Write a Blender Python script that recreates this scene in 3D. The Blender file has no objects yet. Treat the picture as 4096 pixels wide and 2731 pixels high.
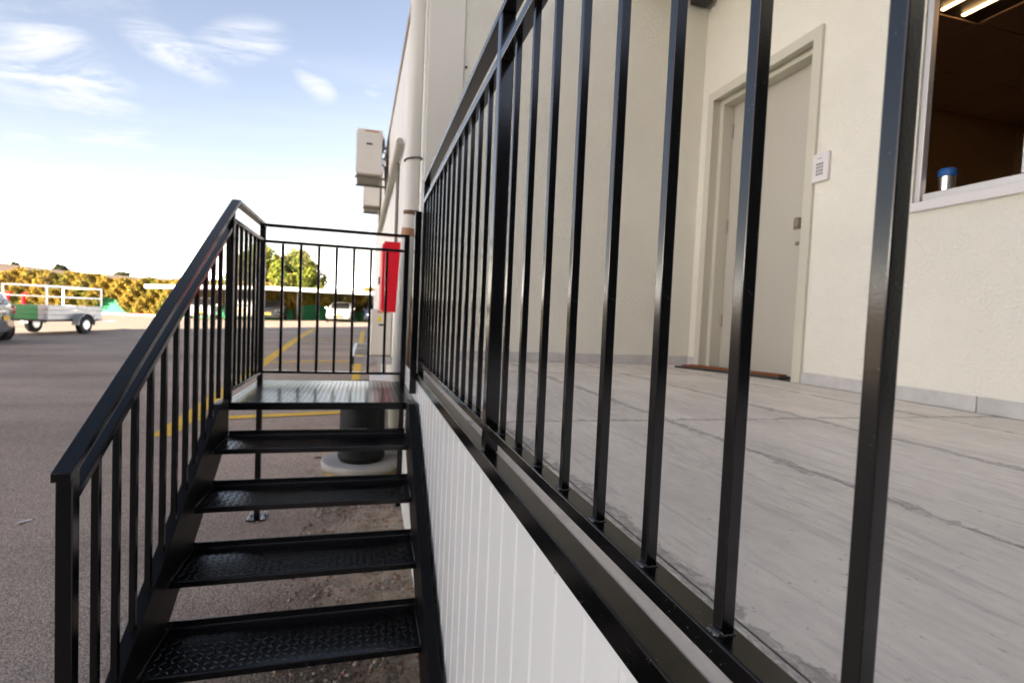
import bpy, bmesh, math, random
from mathutils import Vector, Matrix
random.seed(7)
R = math.radians
sc = bpy.context.scene
COL = sc.collection

# ------------------------------------------------------------------ camera
def rotmat(y, p, r):
    return Matrix.Rotation(R(y), 3, 'Z') @ Matrix.Rotation(R(p), 3, 'X') @ Matrix.Rotation(R(r), 3, 'Y')
CR = rotmat(-15.5286, -2.5475, -2.4938)
RIGHT, FWD, UP = CR @ Vector((1, 0, 0)), CR @ Vector((0, 1, 0)), CR @ Vector((0, 0, 1))
cam = bpy.data.cameras.new('camera')
cam.sensor_fit = 'HORIZONTAL'; cam.sensor_width = 36.0
cam.lens = 36.0 * 2118.9938 / 4096.0
cam.clip_start = 0.02; cam.clip_end = 3000
cam.dof.use_dof = True; cam.dof.focus_distance = 0.74; cam.dof.aperture_fstop = 7.0
camo = bpy.data.objects.new('camera', cam); COL.objects.link(camo)
M = Matrix.Identity(4)
for i in range(3):
    M[i][0] = RIGHT[i]; M[i][1] = UP[i]; M[i][2] = -FWD[i]
camo.matrix_world = M
sc.camera = camo

# ------------------------------------------------------------------ sky and sun
SUN_EL = 18.0
SUN_DIR = Vector((-0.683, -0.73, 0)).normalized()           # towards the sun, on the ground
SUN_ROT = math.atan2(SUN_DIR.x, SUN_DIR.y)
SKY_STRENGTH = 0.0535
EXPOSURE = 2.60
world = bpy.data.worlds.new('World'); sc.world = world; world.use_nodes = True
nt = world.node_tree; nt.nodes.clear()
def N(tree, typ, **kw):
    n = tree.nodes.new(typ)
    for k, v in kw.items(): setattr(n, k, v)
    return n
def math_node(tree, op, a, b=None, c=None, clamp=False):
    n = N(tree, 'ShaderNodeMath', operation=op, use_clamp=clamp)
    for i, v in enumerate((a, b, c)):
        if v is None: continue
        if isinstance(v, (int, float)): n.inputs[i].default_value = v
        else: tree.links.new(v, n.inputs[i])
    return n.outputs[0]
def build_sky():
    L = nt.links.new
    out = N(nt, 'ShaderNodeOutputWorld'); bg = N(nt, 'ShaderNodeBackground')
    bg.inputs['Strength'].default_value = SKY_STRENGTH
    sky = N(nt, 'ShaderNodeTexSky', sky_type='NISHITA', sun_disc=False)
    sky.sun_elevation = R(SUN_EL); sky.sun_rotation = SUN_ROT
    sky.altitude = 50; sky.air_density = 1.0; sky.dust_density = .7; sky.ozone_density = 1.4
    tc = N(nt, 'ShaderNodeTexCoord')
    nrm = N(nt, 'ShaderNodeVectorMath', operation='NORMALIZE'); L(tc.outputs['Generated'], nrm.inputs[0])
    d = nrm.outputs[0]
    sep = N(nt, 'ShaderNodeSeparateXYZ'); L(d, sep.inputs[0])
    zc = math_node(nt, 'ADD', math_node(nt, 'MAXIMUM', sep.outputs[2], 0.0), 0.16)
    px = math_node(nt, 'DIVIDE', sep.outputs[0], zc); py = math_node(nt, 'DIVIDE', sep.outputs[1], zc)
    comb = N(nt, 'ShaderNodeCombineXYZ'); L(px, comb.inputs[0]); L(py, comb.inputs[1])
    def noise(scale, detail, rough, rot, stretch, off, dist=0.6):
        mp = N(nt, 'ShaderNodeMapping'); mp.inputs['Rotation'].default_value = (0, 0, R(rot))
        mp.inputs['Scale'].default_value = (stretch, 1, 1); mp.inputs['Location'].default_value = (off, off * .7, 0)
        L(comb.outputs[0], mp.inputs[0])
        t = N(nt, 'ShaderNodeTexNoise'); L(mp.outputs[0], t.inputs['Vector'])
        t.inputs['Scale'].default_value = scale; t.inputs['Detail'].default_value = detail
        t.inputs['Roughness'].default_value = rough; t.inputs['Distortion'].default_value = dist
        return t.outputs['Fac']
    def smooth(v, a, b):
        m = N(nt, 'ShaderNodeMapRange', interpolation_type='SMOOTHSTEP')
        m.inputs[1].default_value = a; m.inputs[2].default_value = b; L(v, m.inputs[0]); return m.outputs[0]
    # thin cirrus over the whole sky
    veil = smooth(noise(1.1, 5, .58, 38, .38, 3.7), .42, .78)
    fine = noise(4.6, 7, .66, 36, .42, 1.3, 1.5)
    soft = noise(2.2, 3, .55, 35, .6, 6.3, .8)
    # drifting cloud banks standing at fixed bearings in the sky
    def dotn(v):
        n = N(nt, 'ShaderNodeVectorMath', operation='DOT_PRODUCT'); L(d, n.inputs[0]); n.inputs[1].default_value = v
        return n.outputs['Value']
    def bank(az, el, ang, ln, wd):
        c = Vector((math.sin(R(az)) * math.cos(R(el)), math.cos(R(az)) * math.cos(R(el)), math.sin(R(el))))
        e = Vector((math.cos(R(az)), -math.sin(R(az)), 0)); u = e.cross(c)
        ca, sa = math.cos(R(ang)), math.sin(R(ang))
        a = (e * ca + u * sa) / math.tan(R(ln)); b = (u * ca - e * sa) / math.tan(R(wd))
        dd = math_node(nt, 'MAXIMUM', dotn(c), .05)
        x = math_node(nt, 'DIVIDE', dotn(a), dd); y = math_node(nt, 'DIVIDE', dotn(b), dd)
        r2 = math_node(nt, 'ADD', math_node(nt, 'MULTIPLY', x, x), math_node(nt, 'MULTIPLY', y, y))
        wob = math_node(nt, 'MULTIPLY_ADD', soft, 3.2, -1.6)
        body = math_node(nt, 'SUBTRACT', 1.0, smooth(math_node(nt, 'ADD', r2, wob), -.5, 1.5))
        return math_node(nt, 'MULTIPLY', body, smooth(fine, .34, .64))
    banks = None
    for b in BANKS:
        v = math_node(nt, 'MULTIPLY', bank(*b[:5]), b[5])
        banks = v if banks is None else math_node(nt, 'MAXIMUM', banks, v)
    m = math_node(nt, 'MULTIPLY', veil, .30)
    m = math_node(nt, 'MAXIMUM', m, banks)
    # haze thickening towards the horizon
    zz = math_node(nt, 'DIVIDE', sep.outputs[2], HAZE_H)
    hz = math_node(nt, 'POWER', 2.718, math_node(nt, 'MULTIPLY', math_node(nt, 'MULTIPLY', zz, zz), -1.0))
    m = math_node(nt, 'MAXIMUM', m, math_node(nt, 'MULTIPLY', hz, .8), clamp=True)
    mix = N(nt, 'ShaderNodeMixRGB'); L(m, mix.inputs[0])
    tint = N(nt, 'ShaderNodeMixRGB', blend_type='MULTIPLY'); tint.inputs[0].default_value = 1
    L(sky.outputs[0], tint.inputs[1]); tint.inputs[2].default_value = SKY_TINT
    L(tint.outputs[0], mix.inputs[1]); mix.inputs[2].default_value = CLOUD_COL
    hc = N(nt, 'ShaderNodeVectorMath', operation='SCALE'); hc.inputs[0].default_value = HAZE_COL; L(hz, hc.inputs['Scale'])
    addv = N(nt, 'ShaderNodeVectorMath', operation='ADD'); L(mix.outputs[0], addv.inputs[0]); L(hc.outputs[0], addv.inputs[1])
    L(addv.outputs[0], bg.inputs['Color']); L(bg.outputs[0], out.inputs['Surface'])
SKY_TINT = (1.28, .97, .84, 1)
CLOUD_COL = (3.75, 3.7, 3.8, 1)
HAZE_H = .062                     # height of the bright haze band, as sine of elevation
HAZE_COL = (46.0, 43.0, 39.5)
# azimuth (from +Y towards +X), elevation, tilt, half length, half width, weight
BANKS = [(-24.9, 17.0, -38.4, 7.6, 3.4, 0.85), (-27.1, 16.2, -38.8, 3.1, 2.8, 0.6), (-17.3, 21.2, -20.6, 4.2, 1.5, 0.75), (-12.0, 23.3, 21.5, 3.9, 1.7, 0.8), (-5.4, 21.1, -37.8, 2.2, 1.2, 0.75), (0.1, 21.6, -3.8, 1.1, 0.8, 0.6), (-23.5, 7.0, -11.1, 4.9, 1.7, 0.7), (-15.8, 8.4, 2.5, 2.5, 1.2, 0.5), (-27.5, 12.4, -8.4, 2.0, 0.9, 0.45), (-22.7, 23.5, 11.4, 3.5, 1.7, 0.4)]
build_sky()
sun = bpy.data.lights.new('sun', 'SUN'); sun.energy = 4.5; sun.angle = R(0.5); sun.color = (1.0, 0.87, 0.70)
suno = bpy.data.objects.new('sun', sun); COL.objects.link(suno)
sv = Vector((SUN_DIR.x * math.cos(R(SUN_EL)), SUN_DIR.y * math.cos(R(SUN_EL)), math.sin(R(SUN_EL))))
suno.rotation_euler = sv.to_track_quat('Z', 'Y').to_euler(); suno.location = (-20, -30, 30)
vs = sc.view_settings
vs.view_transform = 'Standard'; vs.look = 'None'; vs.exposure = EXPOSURE; vs.gamma = 1.0; vs.use_curve_mapping = False
sc.cycles.max_bounces = 7; sc.cycles.diffuse_bounces = 3; sc.cycles.glossy_bounces = 4; sc.cycles.transparent_max_bounces = 8
sc.cycles.sample_clamp_indirect = 6; sc.cycles.caustics_reflective = False; sc.cycles.caustics_refractive = False
sc.cycles.use_denoising = True; sc.cycles.use_adaptive_sampling = True; sc.cycles.adaptive_threshold = .02

# ------------------------------------------------------------------ materials
MATS = {}
def mat(name, col, rough=.6, metal=0., spec=.5, bump=None, var=None, coat=0., specks=None, extra=None):
    """bump=(scale,strength,dist,detail); var=(scale,amount,stretch xyz); specks=(scale,size,colour)"""
    if name in MATS: return MATS[name]
    m = bpy.data.materials.new(name); m.use_nodes = True; t = m.node_tree; L = t.links.new
    b = t.nodes['Principled BSDF']
    b.inputs['Base Color'].default_value = (*col, 1); b.inputs['Roughness'].default_value = rough
    b.inputs['Metallic'].default_value = metal; b.inputs['Specular IOR Level'].default_value = spec
    b.inputs['Coat Weight'].default_value = coat
    tc = N(t, 'ShaderNodeTexCoord'); src = tc.outputs['Object']
    colout = None
    if var:
        sc_, amt, st = var
        mp = N(t, 'ShaderNodeMapping'); mp.inputs['Scale'].default_value = st; L(src, mp.inputs[0])
        oi = N(t, 'ShaderNodeObjectInfo'); add = N(t, 'ShaderNodeVectorMath', operation='ADD')
        sclr = N(t, 'ShaderNodeMath', operation='MULTIPLY'); L(oi.outputs['Random'], sclr.inputs[0]); sclr.inputs[1].default_value = 17
        cmb = N(t, 'ShaderNodeCombineXYZ')
        for k in range(3): L(sclr.outputs[0], cmb.inputs[k])
        L(mp.outputs[0], add.inputs[0]); L(cmb.outputs[0], add.inputs[1])
        n = N(t, 'ShaderNodeTexNoise'); n.inputs['Scale'].default_value = sc_; n.inputs['Detail'].default_value = 8
        n.inputs['Roughness'].default_value = .62; L(add.outputs[0], n.inputs['Vector'])
        r = N(t, 'ShaderNodeMapRange'); r.inputs[1].default_value = .3; r.inputs[2].default_value = .7
        r.inputs[3].default_value = 1 - amt; r.inputs[4].default_value = 1 + amt; L(n.outputs['Fac'], r.inputs[0])
        mx = N(t, 'ShaderNodeVectorMath', operation='SCALE'); mx.inputs[0].default_value = col
        L(r.outputs[0], mx.inputs['Scale']); colout = mx.outputs[0]; L(colout, b.inputs['Base Color'])
    if specks:
        s, size, scol = specks
        v = N(t, 'ShaderNodeTexVoronoi'); v.inputs['Scale'].default_value = s; L(src, v.inputs['Vector'])
        n2 = N(t, 'ShaderNodeTexNoise'); n2.inputs['Scale'].default_value = s * .12; L(src, n2.inputs['Vector'])
        a = math_node(t, 'LESS_THAN', v.outputs['Distance'], math_node(t, 'MULTIPLY', math_node(t, 'SUBTRACT', n2.outputs['Fac'], .42, clamp=True), size))
        mm = N(t, 'ShaderNodeMixRGB'); L(a, mm.inputs[0])
        if colout is not None: L(colout, mm.inputs[1])
        else: mm.inputs[1].default_value = (*col, 1)
        mm.inputs[2].default_value = (*scol, 1); L(mm.outputs[0], b.inputs['Base Color'])
    if bump:
        n3 = N(t, 'ShaderNodeTexNoise'); n3.inputs['Scale'].default_value = bump[0]; n3.inputs['Detail'].default_value = bump[3] if len(bump) > 3 else 4
        L(src, n3.inputs['Vector'])
        bp = N(t, 'ShaderNodeBump'); bp.inputs['Strength'].default_value = bump[1]; bp.inputs['Distance'].default_value = bump[2]
        L(n3.outputs['Fac'], bp.inputs['Height']); L(bp.outputs[0], b.inputs['Normal'])
    MATS[name] = m
    return m
def asphalt_mat():
    m = bpy.data.materials.new('asphalt'); m.use_nodes = True; t = m.node_tree; L = t.links.new
    b = t.nodes['Principled BSDF']; b.inputs['Roughness'].default_value = .9; b.inputs['Specular IOR Level'].default_value = .3
    tc = N(t, 'ShaderNodeTexCoord'); o = tc.outputs['Object']
    v = N(t, 'ShaderNodeTexVoronoi'); v.inputs['Scale'].default_value = 120; L(o, v.inputs['Vector'])
    vcol = N(t, 'ShaderNodeSeparateColor'); L(v.outputs['Color'], vcol.inputs[0])
    stone = N(t, 'ShaderNodeMapRange'); stone.inputs[3].default_value = .70; stone.inputs[4].default_value = 1.30; L(vcol.outputs[0], stone.inputs[0])
    edge = N(t, 'ShaderNodeMapRange'); edge.inputs[1].default_value = .25; edge.inputs[2].default_value = .75
    edge.inputs[3].default_value = 1.12; edge.inputs[4].default_value = .55; L(v.outputs['Distance'], edge.inputs[0])
    big = N(t, 'ShaderNodeTexNoise'); big.inputs['Scale'].default_value = .55; big.inputs['Detail'].default_value = 7; L(o, big.inputs['Vector'])
    bigr = N(t, 'ShaderNodeMapRange'); bigr.inputs[1].default_value = .3; bigr.inputs[2].default_value = .7; bigr.inputs[3].default_value = .84; bigr.inputs[4].default_value = 1.14; L(big.outputs['Fac'], bigr.inputs[0])
    mp = N(t, 'ShaderNodeMapping'); mp.inputs['Scale'].default_value = (.16, 1.3, 1); mp.inputs['Rotation'].default_value = (0, 0, R(14)); L(o, mp.inputs[0])
    tr = N(t, 'ShaderNodeTexNoise'); tr.inputs['Scale'].default_value = .9; tr.inputs['Detail'].default_value = 5; L(mp.outputs[0], tr.inputs['Vector'])
    trr = N(t, 'ShaderNodeMapRange'); trr.inputs[1].default_value = .35; trr.inputs[2].default_value = .7; trr.inputs[3].default_value = .82; trr.inputs[4].default_value = 1.1; L(tr.outputs['Fac'], trr.inputs[0])
    k = math_node(t, 'MULTIPLY', math_node(t, 'MULTIPLY', stone.outputs[0], edge.outputs[0]), math_node(t, 'MULTIPLY', bigr.outputs[0], trr.outputs[0]))
    # small pale grit lying on top
    v2 = N(t, 'ShaderNodeTexVoronoi'); v2.inputs['Scale'].default_value = 9; L(o, v2.inputs['Vector'])
    grit = math_node(t, 'LESS_THAN', v2.outputs['Distance'], .055)
    sc1 = N(t, 'ShaderNodeVectorMath', operation='SCALE'); sc1.inputs[0].default_value = ASPHALT; L(k, sc1.inputs['Scale'])
    mx = N(t, 'ShaderNodeMixRGB'); L(math_node(t, 'MULTIPLY', grit, .6), mx.inputs[0]); L(sc1.outputs[0], mx.inputs[1]); mx.inputs[2].default_value = (.5, .46, .42, 1)
    L(mx.outputs[0], b.inputs['Base Color'])
    bp = N(t, 'ShaderNodeBump'); bp.inputs['Strength'].default_value = .9; bp.inputs['Distance'].default_value = .006; bp.invert = True
    L(v.outputs['Distance'], bp.inputs['Height']); L(bp.outputs[0], b.inputs['Normal'])
    return m
def tile_mat():
    m = bpy.data.materials.new('grey_floor_tile'); m.use_nodes = True; t = m.node_tree; L = t.links.new
    b = t.nodes['Principled BSDF']; b.inputs['Specular IOR Level'].default_value = .4
    tc = N(t, 'ShaderNodeTexCoord'); o = tc.outputs['Object']; oi = N(t, 'ShaderNodeObjectInfo')
    def noise(scale, st, detail=6, rough=.6, dist=0., seed=1.0):
        mp = N(t, 'ShaderNodeMapping'); mp.inputs['Scale'].default_value = st; L(o, mp.inputs[0])
        k = math_node(t, 'MULTIPLY', oi.outputs['Random'], 23.0 * seed); c = N(t, 'ShaderNodeCombineXYZ')
        for i in range(3): L(k, c.inputs[i])
        a = N(t, 'ShaderNodeVectorMath', operation='ADD'); L(mp.outputs[0], a.inputs[0]); L(c.outputs[0], a.inputs[1])
        n = N(t, 'ShaderNodeTexNoise'); n.inputs['Scale'].default_value = scale; n.inputs['Detail'].default_value = detail
        n.inputs['Roughness'].default_value = rough; n.inputs['Distortion'].default_value = dist; L(a.outputs[0], n.inputs['Vector']); return n.outputs['Fac']
    def rng(v, a, b_, c, d):
        r = N(t, 'ShaderNodeMapRange', interpolation_type='SMOOTHSTEP')
        for i, q in enumerate((a, b_, c, d)): r.inputs[i + 1].default_value = q
        L(v, r.inputs[0]); return r.outputs[0]
    blot = rng(noise(1.6, (1.5, .7, 1)), .3, .7, .88, 1.10)
    streak = rng(noise(4.0, (2.4, .40, 1), 5, .66, .5), .34, .58, .93, 1.02)
    fine = rng(noise(30, (2.0, .6, 1), 5, .70), .3, .7, .94, 1.05)
    rn = noise(2.2, (3.0, .30, 1), 5, .6, 1.1, 1.7)
    vein = rng(math_node(t, 'ABSOLUTE', math_node(t, 'SUBTRACT', rn, .5)), .0, .03, .86, 1.0)
    pit = rng(noise(70, (1, 1, 1), 3, .6), .26, .36, .62, 1.0)
    sp = N(t, 'ShaderNodeSeparateXYZ'); L(o, sp.inputs[0])
    jx = math_node(t, 'PINGPONG', math_node(t, 'ADD', sp.outputs[0], 10 * .645 - .443), .3225)
    jy = math_node(t, 'PINGPONG', math_node(t, 'ADD', sp.outputs[1], 16.0 - 1.72), .8)
    rag = noise(9, (1.2, .8, 1), 6, .7, .3, .4); rag2 = noise(60, (1.4, .7, 1), 5, .75, .6, .9)
    w = math_node(t, 'MULTIPLY', math_node(t, 'SUBTRACT', rag, .35, clamp=True), .14)
    jm = math_node(t, 'MINIMUM', jx, math_node(t, 'ADD', jy, .006))
    inj = math_node(t, 'SUBTRACT', 1.0, rng(math_node(t, 'SUBTRACT', jm, w), -.004, .003, 0, 1))
    dirt = math_node(t, 'SUBTRACT', 1.0, math_node(t, 'MULTIPLY', inj, rng(rag2, .34, .60, .08, .50)))
    k = math_node(t, 'MULTIPLY', math_node(t, 'MULTIPLY', math_node(t, 'MULTIPLY', blot, streak), math_node(t, 'MULTIPLY', fine, vein)), math_node(t, 'MULTIPLY', pit, dirt))
    sv = N(t, 'ShaderNodeVectorMath', operation='SCALE'); sv.inputs[0].default_value = (.81, .735, .635); L(k, sv.inputs['Scale']); L(sv.outputs[0], b.inputs['Base Color'])
    L(rng(fine, .94, 1.05, .48, .34), b.inputs['Roughness'])
    bp = N(t, 'ShaderNodeBump'); bp.inputs['Strength'].default_value = .35; bp.inputs['Distance'].default_value = .003
    L(math_node(t, 'ADD', math_node(t, 'MULTIPLY', streak, .5), math_node(t, 'SUBTRACT', math_node(t, 'MULTIPLY', fine, .6), math_node(t, 'MULTIPLY', inj, math_node(t, 'MULTIPLY', rag2, 1.6)))), bp.inputs['Height'])
    L(bp.outputs[0], b.inputs['Normal'])
    return m
def glass_mat(name, tint=(.9, .95, .95), refl=1.0):
    m = bpy.data.materials.new(name); m.use_nodes = True; t = m.node_tree; t.nodes.clear(); L = t.links.new
    o = N(t, 'ShaderNodeOutputMaterial'); mx = N(t, 'ShaderNodeMixShader'); tr = N(t, 'ShaderNodeBsdfTransparent'); g = N(t, 'ShaderNodeBsdfGlossy')
    tr.inputs[0].default_value = (*tint, 1); g.inputs['Roughness'].default_value = .02
    f = N(t, 'ShaderNodeFresnel'); f.inputs[0].default_value = 1.45
    L(math_node(t, 'MULTIPLY', f.outputs[0], refl), mx.inputs[0]); L(tr.outputs[0], mx.inputs[1]); L(g.outputs[0], mx.inputs[2]); L(mx.outputs[0], o.inputs[0])
    return m
def emit_mat(name, col, s):
    m = bpy.data.materials.new(name); m.use_nodes = True; t = m.node_tree
    b = t.nodes['Principled BSDF']; b.inputs['Emission Color'].default_value = (*col, 1); b.inputs['Emission Strength'].default_value = s
    return m
ASPHALT = (.50, .40, .315)
BLACK = mat('black_paint', (.0022, .0023, .0024), rough=.16, spec=1.0, bump=(320, .05, .001), specks=(230, .42, (.34, .33, .31)))
BEAM = mat('black_beam_paint', (.0022, .0023, .0024), rough=.2, spec=.34, bump=(320, .05, .001), specks=(200, .45, (.34, .33, .31)))
BLACKP = mat('black_paint_plain', (.0024, .0026, .0030), rough=.18, spec=.36, bump=(160, .06, .001))
CHECK = mat('black_checker', (.003, .0032, .0036), rough=.2, spec=.65, bump=(140, .06, .001), specks=(120, .35, (.30, .28, .25)))
WELD = mat('weld_bead', (.012, .013, .016), rough=.22, spec=.7)
GALV = mat('galvanised', (.55, .56, .57), rough=.42, metal=.85, var=(9, .2, (1, 1, 1)))
WHITECLAD = mat('white_cladding', (.83, .855, .85), rough=.26, spec=.45, var=(1.4, .04, (1, 1, .4)))
STUCCO = mat('stucco', (.86, .85, .74), rough=.95, spec=.2, bump=(60, .9, .011, 6), var=(1.1, .05, (1, 1, 1)))
TRIMPANEL = mat('trim_panel', (.80, .79, .70), rough=.6, var=(2, .03, (1, 1, .3)))
DOORPAINT = mat('door_paint', (.52, .505, .43), rough=.5, spec=.35)
FRAMEPAINT = mat('door_frame_paint', (.63, .615, .51), rough=.5, spec=.35)
TILE = tile_mat()
SKIRT = mat('skirting_tile', (.58, .575, .55), rough=.45, var=(9, .13, (1, 1, 1)))
GROUT = mat('grout', (.26, .24, .225), rough=.95, bump=(120, .5, .004))
PLASTER = mat('soffit_plaster', (.80, .78, .72), rough=.9)
ALU = mat('aluminium', (.62, .60, .58), rough=.38, metal=.55)
SILLW = mat('sill_white', (.78, .76, .74), rough=.45)
WALLWHITE = mat('wall_panel_white', (.80, .80, .76), rough=.55, var=(.8, .07, (1, 1, .25)))
PIPEW = mat('pipe_white', (.77, .76, .69), rough=.45, var=(3, .07, (1, 1, .3)))
PIPEO = mat('pipe_orange', (.42, .21, .10), rough=.5, var=(5, .15, (1, 1, 1)))
RED = mat('red_enamel', (.74, .010, .028), rough=.5, spec=.25)
ACW = mat('ac_casing', (.74, .73, .66), rough=.5, var=(3, .05, (1, 1, 1)))
DARK = mat('dark_plastic', (.02, .02, .021), rough=.5)
DARKGREY = mat('dark_grey_plastic', (.010, .011, .010), rough=.6, spec=.2, var=(4, .15, (1, 1, 1)))
CONC = mat('concrete', (.42, .41, .38), rough=.95, bump=(40, .5, .008, 6), var=(5, .16, (1, 1, 1)))
OCHRE = mat('ochre_concrete', (.30, .23, .11), rough=.95, var=(4, .35, (1, 1, 1)), bump=(30, .4, .006))
YELLOW = mat('yellow_marking', (.72, .45, .035), rough=.8, var=(5, .14, (1, 1, 1)), specks=(60, .5, (.30, .24, .15)))
TYRE = mat('tyre', (.015, .015, .016), rough=.8)
GLASSD = mat('car_glass', (.010, .012, .014), rough=.06, spec=.8)
CHROME = mat('alloy', (.55, .56, .58), rough=.3, metal=.9)
PLATE = mat('plate_yellow', (.80, .45, .02), rough=.5)
LAMP = mat('lamp_lens', (.75, .77, .80), rough=.12, spec=.8)
TAIL = mat('tail_lens', (.55, .015, .02), rough=.2, spec=.7)
ORANGEL = mat('orange_lens', (.85, .25, .02), rough=.3)
MINT = mat('green_sheet', (.035, .33, .15), rough=.7, var=(2, .2, (1, 1, 1)))
BARK = mat('bark', (.09, .06, .04), rough=.95, bump=(20, .6, .02))
def leafm(n, c):
    m = mat(n, c, rough=.6, spec=.3); b = m.node_tree.nodes['Principled BSDF']
    return m
VINE = [leafm('vine_ochre', (.33, .235, .04)), leafm('vine_rust', (.28, .17, .035)), leafm('vine_olive', (.23, .21, .035)), leafm('vine_green', (.07, .10, .02))]
TREE = [leafm('leaf_yellow_green', (.21, .23, .03)), leafm('leaf_green', (.10, .14, .025)), leafm('leaf_dark', (.05, .065, .02)), leafm('leaf_tan', (.27, .20, .07))]
BUSH = [leafm('bush_dark', (.045, .06, .03)), leafm('bush_mid', (.08, .085, .04))]

# ------------------------------------------------------------------ mesh helpers
class MB:
    def __init__(s): s.v = []; s.f = []; s.m = []; s.sm = []
    def add(s, vs, fs, m=0, smooth=False):
        o = len(s.v); s.v += [tuple(p) for p in vs]
        for f in fs: s.f.append(tuple(i + o for i in f)); s.m.append(m); s.sm.append(smooth)
        return s
    def box(s, x0, x1, y0, y1, z0, z1, m=0):
        return s.add([(x0, y0, z0), (x1, y0, z0), (x1, y1, z0), (x0, y1, z0), (x0, y0, z1), (x1, y0, z1), (x1, y1, z1), (x0, y1, z1)],
                     [(0, 3, 2, 1), (4, 5, 6, 7), (0, 1, 5, 4), (1, 2, 6, 5), (2, 3, 7, 6), (3, 0, 4, 7)], m)
    def hexa(s, p, m=0):      # p: 4 bottom + 4 top points
        return s.add(p, [(0, 3, 2, 1), (4, 5, 6, 7), (0, 1, 5, 4), (1, 2, 6, 5), (2, 3, 7, 6), (3, 0, 4, 7)], m)
    def bar(s, a, b, w, h, m=0, side=None):   # rectangular bar from a to b, width across, height
        a, b = Vector(a), Vector(b); d = (b - a).normalized()
        sd = Vector(side) if side else (d.cross(Vector((0, 0, 1))) if abs(d.z) < .99 else Vector((1, 0, 0)))
        sd.normalize(); up = sd.cross(d).normalized()
        r = [(-1, -1), (1, -1), (1, 1), (-1, 1)]
        p = [a + sd * (w / 2 * i) + up * (h / 2 * j) for i, j in r] + [b + sd * (w / 2 * i) + up * (h / 2 * j) for i, j in r]
        return s.add(p, [(3, 2, 1, 0), (4, 5, 6, 7), (0, 1, 5, 4), (1, 2, 6, 5), (2, 3, 7, 6), (3, 0, 4, 7)], m)
    def tube(s, pts, rad, n=12, m=0, caps=True):
        pts = [Vector(p) for p in pts]; rad = rad if isinstance(rad, (list, tuple)) else [rad] * len(pts)
        rings = []; ref = None
        for i, p in enumerate(pts):
            d = (pts[min(i + 1, len(pts) - 1)] - pts[max(i - 1, 0)]).normalized()
            if ref is None: ref = d.orthogonal().normalized()
            ref = (ref - d * ref.dot(d)).normalized(); q = d.cross(ref)
            rings.append([p + (ref * math.cos(2 * math.pi * k / n) + q * math.sin(2 * math.pi * k / n)) * rad[i] for k in range(n)])
        vs = [p for r in rings for p in r]; fs = []
        for i in range(len(rings) - 1):
            for k in range(n):
                fs.append((i * n + k, i * n + (k + 1) % n, (i + 1) * n + (k + 1) % n, (i + 1) * n + k))
        s.add(vs, fs, m, True)
        if caps: s.add(rings[0], [tuple(range(n - 1, -1, -1))], m); s.add(rings[-1], [tuple(range(n))], m)
        return s
    def prism(s, poly, a, b, axis, m=0):      # poly: 2D ccw points in the other two axes; extruded a..b along axis
        def P(u, v, w): return {'x': (w, u, v), 'y': (u, w, v), 'z': (u, v, w)}[axis]
        n = len(poly); vs = [P(u, v, a) for u, v in poly] + [P(u, v, b) for u, v in poly]
        fs = [tuple(range(n - 1, -1, -1)), tuple(range(n, 2 * n))] + [(i, (i + 1) % n, n + (i + 1) % n, n + i) for i in range(n)]
        return s.add(vs, fs, m)
    def mesh(s, name, mats, bevel=0, seg=2, smooth=False):
        me = bpy.data.meshes.new(name); me.from_pydata(s.v, [], s.f)
        for m_ in (mats if isinstance(mats, (list, tuple)) else [mats]): me.materials.append(m_)
        me.polygons.foreach_set('material_index', s.m); me.polygons.foreach_set('use_smooth', [bool(smooth or q) for q in s.sm])
        bm = bmesh.new(); bm.from_mesh(me)
        bmesh.ops.recalc_face_normals(bm, faces=bm.faces)
        if bevel:
            ed = [e for e in bm.edges if len(e.link_faces) == 2 and e.calc_face_angle(0) > .5]
            bmesh.ops.bevel(bm, geom=ed, offset=bevel, segments=seg, profile=.5, affect='EDGES', clamp_overlap=True)
            for f in bm.faces: f.smooth = f.smooth or f.calc_area() < bevel * 3
        bm.to_mesh(me); bm.free(); me.update()
        return me
    def build(s, name, mats, parent=None, bevel=0, seg=2, smooth=False, loc=None):
        return link(name, s.mesh(name, mats, bevel, seg, smooth), parent, loc)
def link(name, me, parent=None, loc=None):
    o = bpy.data.objects.new(name, me); COL.objects.link(o)
    if parent is not None: o.parent = parent
    if loc is not None: o.location = loc
    return o
def tag(o, label=None, cat=None, group=None, kind=None):
    if label: o['label'] = label
    if cat: o['category'] = cat
    if group: o['group'] = group
    if kind: o['kind'] = kind
    return o
def thing(name, label, cat, loc=(0, 0, 0), group=None, rz=0):
    o = bpy.data.objects.new(name, None); COL.objects.link(o); o.location = loc; o.rotation_euler = (0, 0, rz)
    o.empty_display_size = .1
    return tag(o, label, cat, group)
def copy_tree(o, parent=None):
    c = o.copy(); COL.objects.link(c)
    if parent is not None: c.parent = parent
    for ch in list(o.children): copy_tree(ch, c)
    return c

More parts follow.
